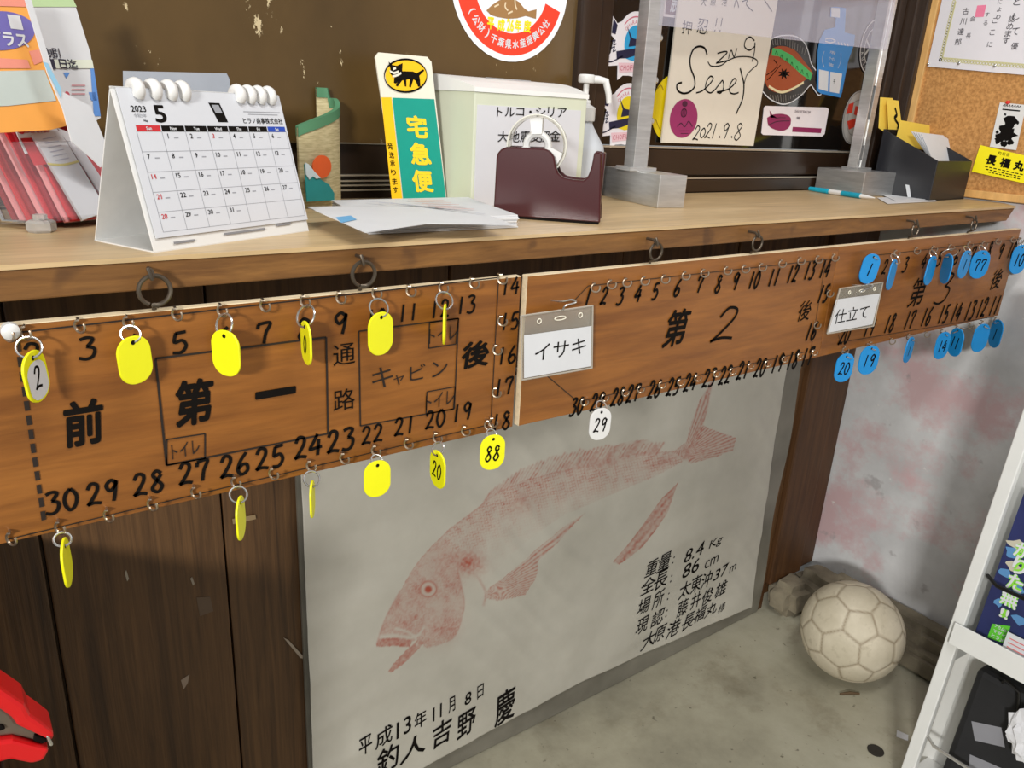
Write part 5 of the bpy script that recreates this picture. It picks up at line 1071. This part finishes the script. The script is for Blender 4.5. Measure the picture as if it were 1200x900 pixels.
# magenta rectangular sticker
Qm = [(898, 124), (972, 127), (966, 160), (892, 158)]
mg = sticker('team_sticker', [(895, 126), (897, 124), (968, 126), (971, 128), (966, 157), (963, 160), (894, 158), (892, 156)], ws, (234, 226, 228), 'white rectangular sticker with magenta fish emblem low on the window')
ik = wk(ws); ik.poly([fc(*p) for p in smooth_pts([(92, 690), (130, 670), (190, 668), (230, 690), (225, 740), (190, 765), (140, 760), (100, 735), (92, 690)], 3)[:-1]]); ik.poly([fc(106, 645), fc(122, 672), (fc(150, 690)), fc(112, 690)]); a, c_ = fc(238, 772), fc(412, 752); ik.rect(a[0], a[1], c_[0], c_[1]); obj('magenta_print', ik, flat((140, 34, 84)), mg, 'magenta fish emblem and bar')
ik = wk(ws, .0003); ik.stroke([fc(96, 735), fc(150, 712), fc(224, 708)], .0016); ik.text('OHARA PORT FISHING TEAM', fc(300, 655), .0055, .054, 0); ik.text('MEMBER', fc(275, 692), .005, .012, .01); ik.stroke([fc(120, 700), fc(160, 690), fc(200, 690)], .0012); obj('dark_print', ik, flat((60, 20, 44)), mg)
# blue coupon tag shaped like a drinking cup
bt = sticker_w('coupon_sticker', [fc(*p) for p in [(466, 42), (500, 40), (552, 48), (545, 190), (606, 205), (600, 262), (565, 360), (530, 540), (520, 572), (405, 548), (382, 530), (385, 400), (388, 300), (398, 240), (430, 175), (490, 160), (495, 105), (462, 98)]], ws - .0009, (38, 134, 206), 'blue cut-out coupon sticker with a tall tab, right of the fish sticker')
yb2 = ws - .0009
ik = wk(yb2); ik.poly([fc(*p) for p in [(394, 406), (450, 418), (446, 536), (392, 520)]]); ik.poly([fc(*p) for p in [(460, 420), (530, 432), (512, 548), (456, 538)]]); ik.poly([fc(*p) for p in [(466, 44), (516, 48), (516, 104), (466, 98)]])
for t, u, v, h, w in [('クーポン', 470, 345, 26, 84), ('利用店', 464, 380, 24, 76), ('大原港', 474, 308, 22, 86)]: ik.text(t, fc(u, v), h / 5 / 700 * .95, w / 5 / 700 * .8, .01, 0, -.12)
ik.stroke([fc(425, 300), fc(412, 350), fc(425, 395)], .001); ik.stroke([fc(522, 310), fc(520, 360), fc(505, 400)], .001); ik.stroke([fc(430, 230), fc(460, 225), fc(490, 240), fc(460, 250), fc(430, 240)], .002)
for i in range(4): ik.stroke([fc(505 + 18 * i, 245 + 3 * i), fc(512 + 18 * i, 262 + 3 * i)], .0022, False)
obj('white_print', ik, M_paper, bt, 'white panels and characters'); ik = wk(yb2, .0003); ik.text('千', fc(482, 478), .009, .008, .02); obj('dark_print', ik, flat((60, 70, 70)), bt)
# two round club stickers by the right post
for (cu, cv, rx_, rz_, base, lab, main) in ((1023, 55, .050, .056, (34, 36, 44), 'dark round club sticker behind the clear sheet, near the right post', (214, 214, 212)), (1003, 138, .050, .056, (176, 174, 170), 'grey round sticker with red shapes behind the right post', (140, 138, 134))):
    c0 = wz(cu, cv); st = sticker_w('club_sticker', circ(c0[0], c0[1], rz_, ax=rx_ / rz_), ws, base, lab)
    ik = wk(ws); ik.ring(c0, rz_ * .93, rz_ * .98, asp=rx_ / rz_); ik.ring(c0, rz_ * .64, rz_ * .68, asp=rx_ / rz_)
    for i, ch in enumerate('AUTHENTIC' if cv < 100 else ''): a = math.radians(200 + i * 16); ik.text(ch, (c0[0] + rz_ * .8 * .9 * math.cos(a), c0[1] + rz_ * .8 * math.sin(a)), .008, .0055, .01, 0, a + PI / 2)
    obj('ring_print', ik, flat(main), st)
    ik = wk(ws, .0003)
    if cv < 100: ik.stroke([(c0[0] - .03, c0[1] - .02), (c0[0] + .02, c0[1] + .03)], .005); ik.stroke([(c0[0] - .03, c0[1] + .01), (c0[0] + .02, c0[1] - .03)], .004); obj('emblem_print', ik, flat((196, 200, 200)), st)
    else: ik.poly([wz(*p) for p in [(994, 122), (1000, 120), (998, 132), (991, 134)]]); ik.poly([wz(*p) for p in [(992, 142), (1004, 138), (1006, 146), (994, 152)]]); ik.poly([wz(*p) for p in [(1002, 124), (1008, 126), (1004, 136), (1000, 134)]]); obj('emblem_print', ik, flat((206, 52, 36)), st, 'red shapes')

# ============================================================ LEAFLET RACK AT THE LEFT
RO = Vector((.088, .150, CT)); rex = Vector((.87, .493, 0)); ren = Vector((.493, -.87, 0)); LA = math.radians(30)
reu = (Z * math.cos(LA) - ren * math.sin(LA)); rnl = (ren * math.cos(LA) + Z * math.sin(LA))
def hb(o): return max(.0, (-.0085 - .5 * o) / .866)
def RP(x, h, o): return RO + rex * x + reu * h + rnl * o + Z * .012
rk = thing('leaflet_rack', RO, 'clear acrylic leaflet rack with wire feet at the left end of the counter', 'rack')
LT2 = math.radians(12); rnt = (ren * math.cos(LT2) + Z * math.sin(LT2)); ret = (Z * math.cos(LT2) - ren * math.sin(LT2))
def slab(x0, x1, h0, h1, o, t): b = MB(); b.prism([RP(x0, h0, o), RP(x1, h0, o), RP(x1, h1, o), RP(x0, h1, o)], -rnl * t); return b
obj('pocket_front', slab(-.004, .12, .0, .075, .004, .002), M_clear, rk); obj('pocket_bottom', (lambda b: b.prism([RP(-.004, -.001, .004), RP(.12, -.001, .004), RP(.12, hb(-.06), -.06), RP(-.004, hb(-.06), -.06)], reu * -.002))(MB()), M_clear, rk)
obj('pocket_side', (lambda b: b.prism([RP(-.004, 0, .004), RP(-.004, .08, .004), RP(-.004, .14, -.055), RP(-.004, hb(-.055), -.055)], rex * .0015))(MB()), M_clear, rk); obj('back_panel', slab(-.004, .10, hb(-.058), .15, -.056, .002), M_clear, rk)
for x, o in ((.0, -.002), (.11, -.004)):
    c_ = RO + rex * x + ren * -.012; b = MB(); b.lathe([(.011, 0), (.0125, .002), (.0125, .009), (.010, .011), (.006, .011), (.006, .016)], c_, 6); obj('foot', b, clear('foot_plastic', (.92, .91, .9), .2, .08, .55, (206, 200, 192)) if 'foot_plastic' not in bpy.data.materials else bpy.data.materials['foot_plastic'], rk, 'clear hexagonal foot')
b = MB(); P = lambda u, v: onP(u, v, RP(0, 0, -.01), rnl); 
b.tube([RP(-.004, .07, -.05), RP(-.006, hb(-.052) + .003, -.052), Vector((RO.x - .012, RO.y + .03, CT + .006)), Vector((RO.x - .004, RO.y + .004, CT + .006))], .0022, 8); obj('wire_leg', b, M_ring, rk, smooth=True)
b = MB(); b.tube([RP(.085, .05, -.04), RP(.085, .125, -.05), RP(.095, .135, -.05), RP(.112, .12, -.045), RP(.113, .05, -.03)], .0016, 8); obj('wire_loop', b, M_ring, rk, smooth=True)
RED = flat((196, 34, 44)); DRED = flat((150, 24, 36)); 
for i in range(9):
    o_ = -.010 - i * .0046; h = .118 + .004 * (i % 3)
    xl = .030 - .0036 * i
    h0_ = hb(o_ - .004) + .001; b = MB(); b.prism([RP(xl, h0_, o_), RP(xl + .07, h0_, o_), RP(xl + .07, h, o_), RP(xl, h, o_)], -rnl * .003)
    o = obj('red_leaflet', b, (RED, flat((226, 150, 150)), DRED)[i % 3], loc=RP(xl, h0_, o_)); tag(o, 'red leaflet in the tight pack in the clear rack pocket', 'leaflet', 'red leaflets in the rack pocket')
def leaf(name, px, off, mat, lab, cat='leaflet', t=.0012):
    rnl_ = rnt if name in ('tall_leaflet', 'orange_leaflet', 'white_slip') else rnl
    P0 = RP(0, 0, off); Q = [onP(u, v, P0, rnl_) for u, v in px]; root = thing(name, Q[-1], lab, cat); b = MB(); b.prism(Q, -rnl_ * t); obj('sheet', b, mat, root); return root, Q, (lambda k=0: (lambda u, v: None))
class RInk(Ink):
    def __init__(s, off, tall=False): s.nr = rnt if tall else rnl; super().__init__(RP(0, 0, off), rex, ret if tall else reu, 0); s.ey_ = ret if tall else reu
    def q(s, u, v): p = onP(u, v, s.O, s.nr) - s.O; return (p.dot(rex), p.dot(s.ey_))
    def quad(s, pts): return s.poly([s.q(*p) for p in pts])
# white red-logo card, white booklet, grey card, slip
r1, Q, _ = leaf('logo_card', [(14, 142), (62, 141), (80, 176), (30, 180)], -.007, M_paper, 'white card with a red logo in the rack pocket', 'card')
ik = RInk(-.0066); ik.disc(ik.q(24, 153), .0035); ik.quad([(24, 162), (58, 160), (78, 190), (40, 194)]); obj('red_print', ik, RED, r1); ik = RInk(-.0066); ik.text('IDEMITSU', ik.q(43, 153), .0045, .026, .02); obj('lettering', ik, flat((200, 60, 60)), r1)
r2, Q, _ = leaf('white_booklet', [(38, 158), (70, 153), (126, 247), (97, 258)], -.003, M_paper, 'white booklet with a rubber band leaning in the rack pocket', 'booklet', .003)
ik = RInk(-.0026); 
for i in range(6): ik.stroke([ik.q(50 + 3 * i, 163 + 5 * i), ik.q(66 + 3 * i, 160 + 5 * i)], .0008, False)
obj('print', ik, flat((170, 170, 186)), r2); ik = RInk(-.0024); ik.stroke([ik.q(56, 192), ik.q(74, 193), ik.q(92, 189)], .0022); obj('rubber_band', ik, flat((214, 200, 110)), r2, 'yellow rubber band')
r3, Q, _ = leaf('grey_card', [(68, 150), (84, 156), (128, 222), (126, 240)], -.0055, flat((206, 204, 206)), 'pale grey card tucked behind the white booklet in the rack', 'card')
r4, Q, _ = leaf('white_slip', [(28, -6), (35, -6), (50, 44), (70, 106), (106, 124), (133, 190), (118, 196), (108, 186), (84, 166), (74, 128), (56, 86)], .012, M_paper, 'long curling white slip with a blue band in front of the tall leaflets', 'slip')
ik = RInk(.0126, True); ik.quad([(50, 72), (56, 74), (72, 104), (72, 116)]); obj('blue_print', ik, flat((150, 200, 226)), r4)
# tall leaflets
r5, Q, _ = leaf('tall_leaflet', [(22, -10), (83, -10), (106, 62), (118, 138), (96, 152), (66, 140)], -.030, M_paper, 'tall white leaflet with green top and blue map standing at the back of the rack')
ik = RInk(-.0294, True); ik.quad([(25, -6), (83, -6), (90, 8), (30, 8)]); obj('green_print', ik, flat((186, 212, 160)), r5, 'pale green heading')
ik = RInk(-.0294, True); ik.quad([(106, 80), (110, 80), (118, 136), (110, 136)]); ik.quad([(74, 85), (82, 85), (78, 92)]); ik.quad([(104, 108), (112, 108), (114, 118), (107, 118)]); obj('blue_print', ik, flat((96, 146, 214)), r5)
ik = RInk(-.0290, True); ik.quad([(56, 70), (108, 70), (110, 80), (58, 80)]); obj('bar_print', ik, flat((220, 224, 206)), r5)
ik = RInk(-.0286, True)
for t, u, v, h, w in [('1', 62, 75, 9, 4), ('日', 74, 75, 9, 7), ('迄', 85, 75, 9, 9), ('割', 58, 62, 9, 8), ('引', 66, 62, 9, 7)]: ik.text(t, ik.q(u, v), h / 1000, w / 1000 * 1.15, .015)
obj('lettering', ik, flat((40, 40, 60)), r5); ik = RInk(-.0288, True)
for i in range(3): ik.stroke([ik.q(84, 100 + 5 * i), ik.q(100, 100 + 5 * i)], .0008, False)
ik.disc(ik.q(79, 110), .0024); obj('red_print', ik, flat((200, 90, 100)), r5)
r6, Q, _ = leaf('orange_leaflet', [(-40, -10), (26, -10), (44, 40), (84, 146), (60, 152), (-40, 158)], -.012, plain('orange_leaflet', (246, 170, 80), .45, var=.03), 'orange and purple leaflet with white katakana at the left edge of the rack')
ik = RInk(-.0114, True); ik.poly([ik.q(0 + 41 * math.cos(a), 36 + 23 * math.sin(a)) for a in [2 * PI * i / 32 for i in range(32)]]); obj('purple_print', ik, flat((112, 104, 176)), r6, 'purple oval')
ik = RInk(-.0114, True); ik.quad([(-40, -10), (26, -10), (31, 8), (-40, 6)]); ik.quad([(-40, 66), (32, 70), (36, 80), (-40, 80)]); ik.quad([(34, 60), (46, 58), (50, 72), (40, 76)]); obj('pink_print', ik, flat((238, 150, 130)), r6)
ik = RInk(-.0114, True); ik.quad([(-40, 84), (52, 82), (66, 118), (10, 124), (-40, 126)]); obj('grey_print', ik, flat((196, 206, 200)), r6)
ik = RInk(-.0110, True); ik.text('プラス', ik.q(10, 45), .013, .036, .03); a = ik.q(18, 26); ik.rect(a[0] - .006, a[1] - .006, a[0] + .006, a[1] + .006); obj('white_lettering', ik, M_paper, r6)

# ============================================================ WHITE MAGAZINE RACK AT THE RIGHT
lu = Vector((.126, 0, 1)).normalized(); ld = Vector((1, 0, -.126)).normalized(); ly = Vector((0, -1, 0)); KO = Vector((1.3285, -.240, 0))
def KP(a, d, h): return KO + ly * a + ld * d + lu * h
def kbox(a0, a1, d0, d1, h0, h1): b = MB(); b.prism([KP(a0, d0, h0), KP(a1, d0, h0), KP(a1, d1, h0), KP(a0, d1, h0)], lu * (h1 - h0)); return b
M_wm = plain('white_painted_metal', (226, 226, 222), .35, var=.02)
mr = thing('magazine_rack', KP(.4, .1, 0), 'white metal magazine rack leaning back at the right edge of the picture', 'rack')
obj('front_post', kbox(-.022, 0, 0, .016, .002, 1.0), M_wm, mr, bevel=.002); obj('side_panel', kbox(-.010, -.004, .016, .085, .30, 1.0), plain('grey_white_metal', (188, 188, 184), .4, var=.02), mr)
obj('rear_post', kbox(-.022, 0, .085, .105, .03, 1.0), M_wm, mr, bevel=.002); obj('front_post', kbox(.80, .822, 0, .016, .002, 1.0), M_wm, mr, bevel=.002); obj('rear_post', kbox(.80, .822, .085, .105, .03, 1.0), M_wm, mr, bevel=.002)
obj('shelf_lip', kbox(-.012, .80, -.010, -.006, .342, .384), M_wm, mr, bevel=.001); obj('shelf', kbox(-.010, .80, -.006, .085, .342, .346), M_wm, mr); obj('back_sheet', kbox(-.0, .80, .086, .090, .03, 1.0), M_wm, mr)
obj('lower_shelf', kbox(-.010, .80, -.006, .085, .055, .060), M_wm, mr)
M_blackwire = plain('black_wire', (40, 38, 36), .35, .6)
b = MB(); b.tube([KP(.006, .010, .484), KP(.03, -.012, .482), KP(.80, -.012, .482)], .0036, 8); obj('wire_bar', b, M_blackwire, mr, 'dark retaining bar', smooth=True)
b = MB(); b.tube([KP(-.006, .012, .146), KP(.02, -.010, .145), KP(.80, -.010, .145)], .0032, 8); obj('wire_bar', b, M_ring, mr, 'bright retaining bar', smooth=True)
# magazines
MO = KP(.016, .030, .348)
class KInk(Ink):
    def __init__(s, off, d=.030): super().__init__(KP(0, d - off, 0), ly, lu, 0)
    def q(s, u, v): p = onP(u, v, s.O, ld) - s.O; return (p.dot(ly), p.dot(lu))
    def quad(s, pts): return s.poly([s.q(*p) for p in pts])
mgz = thing('magazine', MO, 'fishing magazine with lime-edged vertical title and green price box in the white rack', 'magazine')
obj('pages', kbox(.013, .225, .031, .037, .347, .645), M_paper, mgz); obj('cover', kbox(.011, .227, .0296, .031, .346, .647), plain('navy_cover', (46, 52, 96), .3, var=.3, sc=14), mgz, 'dark blue photo cover')
ik = KInk(.001)
for pl, sd in (([.02, .05], 0),): pass
for i, (u, v, r) in enumerate([(1186, 648, 9), (1178, 672, 7), (1192, 690, 8), (1170, 706, 6), (1195, 726, 8)]): ik.poly([(ik.q(u, v)[0] + x * .001, ik.q(u, v)[1] + y * .0016) for x, y in blobp(0, 0, r * 1.6, 10, i + 40)])
obj('photo_print', ik, flat((88, 140, 190)), mgz, 'blue photo patches')
ik = KInk(.0011); ik.poly([(ik.q(1195, 640)[0] + x, ik.q(1195, 640)[1] + y) for x, y in blobp(0, 0, .02, 10, 3)]); ik.poly([(ik.q(1188, 664)[0] + x, ik.q(1188, 664)[1] + y) for x, y in blobp(0, 0, .016, 10, 4)]); obj('pale_print', ik, flat((196, 190, 170)), mgz)
for off, bd, mt, nm in ((.0014, .09, flat((140, 220, 60)), 'lime_outline'), (.0019, .02, M_paper, 'white_lettering')):
    ik = KInk(off)
    for t, u, v, h, w in [('が', 1199, 645, .030, .026), ('り', 1195, 664, .030, .022), ('た', 1190, 683, .030, .026), ('無', 1183, 702, .030, .028), ('!!', 1177, 719, .018, .014)]: ik.text(t, ik.q(u, v), h, w, bd)
    obj(nm, ik, mt, mgz)
ik = KInk(.0012); ik.quad([(1163, 731), (1184, 734), (1179, 755), (1157, 747)]); obj('green_print', ik, flat((96, 200, 50)), mgz, 'green text box'); ik = KInk(.0016)
for i, t in enumerate(['アカムツ', 'マダイ', 'ヒラメ']): ik.text(t, ik.q(1173 - 2 * i, 736.5 + 5.6 * i), .0065, .020, .02, 0, -.02)
obj('green_lettering', ik, M_paper, mgz)
P = kbox(.062, .15, .012, .0135, .347, .405); pcd = thing('price_card', KP(.1, .012, .347), 'white card with fine red print standing on the rack shelf', 'card'); obj('card', P, M_paper, pcd); ik = KInk(.0006, .012)
for i in range(5): ik.stroke([(.068, .396 - .008 * i), (.12, .396 - .008 * i)], .0018, False)
obj('red_print', ik, flat((226, 120, 120)), pcd)
mg2 = thing('magazine', KP(.3, .03, .348), 'second magazine with orange cover further along the white rack', 'magazine') if False else None
# black bag with grey patches on the lower shelf
bb_ = thing('storage_bag', KP(.2, .05, .061), 'black bag with grey patches on the lower shelf of the white rack', 'bag')
b = kbox(.035, .36, .018, .08, .061, .315); obj('body', b, plain('black_fabric', (26, 26, 28), .7, var=.2), bb_, bevel=.012)
ik = KInk(.0006, .018)
for pl in ([(.055, .215), (.10, .235), (.115, .205), (.07, .185)], [(.07, .155), (.13, .168), (.14, .128), (.08, .115)], [(.06, .10), (.11, .11), (.11, .08), (.06, .07)], [(.16, .25), (.22, .25), (.22, .22), (.16, .22)]): ik.poly(pl)
obj('patches', ik, flat((140, 140, 146)), bb_, 'grey rectangular patches')
b = MB(); b.tube([KP(.08, .012, .315), KP(.085, .005, .325), KP(.11, .004, .318), KP(.12, .008, .27), KP(.115, .01, .23)], .0025, 8); obj('cord', b, M_blackwire, bb_, 'black cord loop', smooth=True)
rough = MB(); bm = bmesh.new(); bmesh.ops.create_icosphere(bm, subdivisions=3, radius=1)
from mathutils import noise as _nz
for v in bm.verts: v.co = KP(.145, -.006, .262) + (ly * v.co.x * .030 + ld * v.co.y * .011 + lu * v.co.z * .045) * (1 + .5 * _nz.noise(v.co * 3.1))
rough.bm(bm); tag(obj('plastic_bag', rough, plain('white_film', (228, 228, 232), .3), loc=KP(.145, .004, .22)), 'crumpled white plastic bag hanging in front of the black bag', 'plastic bag')

# ============================================================ RED TOOL AND THE ADDED SHADOW-CASTING CHEST UNDER IT, LOWER LEFT
TY = -.11; tz = .722
ch = thing('shadow_chest', (-.45, .08, 0), 'added dark chest out of view at the left, casting shade on the planks', 'chest')  # added unseen chest, sized and placed to throw shade on the lower planks
b = MB(); b.box2((-.9, -.12, .03), (-.026, .28, tz - .03), .004); obj('body', b, M_batten, ch); b = MB(); b.box2((-.91, -.13, tz - .03), (-.020, .288, tz - .001), .004); obj('lid', b, plain('dark_lid', (48, 32, 20), .5), ch)
for x in (-.86, -.06): 
    b = MB(); b.box2((x - .02, -.11, 0), (x + .02, .27, .03)); obj('foot', b, M_batten, ch)
def ty(x, y): return onY(x / 8.18, 790 + y / 8.18, TY)
tl_ = thing('hand_tool', ty(100, 815), 'red-shelled hand tool with grey metal inside poking in at the lower left corner', 'tool')
def solid(name, pts, d0, d1, mat, lab=None, bev=.004):
    P = [ty(*p) + Vector((0, d0, 0)) for p in pts]; b = MB(); b.prism(P, (0, d1 - d0, 0)); obj(name, b, mat, tl_, lab, bevel=bev)
M_rp = plain('red_plastic', (206, 22, 26), .3, var=.04)
solid('upper_shell', [(-260, -80), (0, 110), (90, 170), (230, 265), (285, 370), (400, 450), (515, 540), (505, 620), (440, 600), (160, 470), (110, 400), (0, 320), (-260, 190)], -.004, .026, M_rp, 'red upper shell')
solid('lower_shell', [(-260, 640), (0, 620), (120, 605), (330, 660), (450, 685), (470, 700), (410, 800), (300, 830), (90, 790), (0, 815), (-260, 850)], -.004, .026, M_rp, 'red lower shell')
solid('inner_body', [(-260, 195), (0, 325), (110, 405), (160, 475), (300, 540), (440, 602), (460, 670), (330, 655), (120, 600), (-260, 640)], .002, .022, plain('grey_metal', (122, 112, 98), .4, .5), 'grey metal middle', .002)
solid('jaw_gap', [(330, 580), (430, 610), (455, 650), (400, 668), (320, 640)], -.0005, .004, M_ink, 'black notch', .001); solid('tip', [(430, 560), (465, 560), (505, 640), (470, 655)], -.0055, .02, M_ring, 'bright metal tip', .001); solid('slot', [(-60, 490), (20, 490), (55, 525), (0, 545), (-60, 545)], -.0005, .004, M_ink, None, .001)

# writing and printing belong to the part that carries it: thing > part > sub-part
CARRIERS = ('page', 'panel', 'sheet', 'plate', 'backing', 'card', 'cover', 'board', 'front_sheet')
def base_name(o): return o.name.split('.')[0]
for root in [o for o in C.objects if o.parent is None and o.get('category')]:
    kids = list(root.children); car = next((k for nm in CARRIERS for k in kids if base_name(k) == nm), None)
    if car is None: continue
    for k in kids:
        nm = base_name(k)
        if k is not car and nm.split('_')[-1] in ('lettering', 'print', 'band', 'outline', 'line', 'lines', 'marks', 'rays', 'seal'):
            tgt = next((x for x in kids if base_name(x) == 'front_sheet'), car) if 'box' in root.name else car
            k.parent = tgt
body = next(o for o in C.objects if base_name(o) == 'body' and o.parent is bb_)
for k in list(bb_.children):
    if base_name(k) == 'patches': k.parent = body
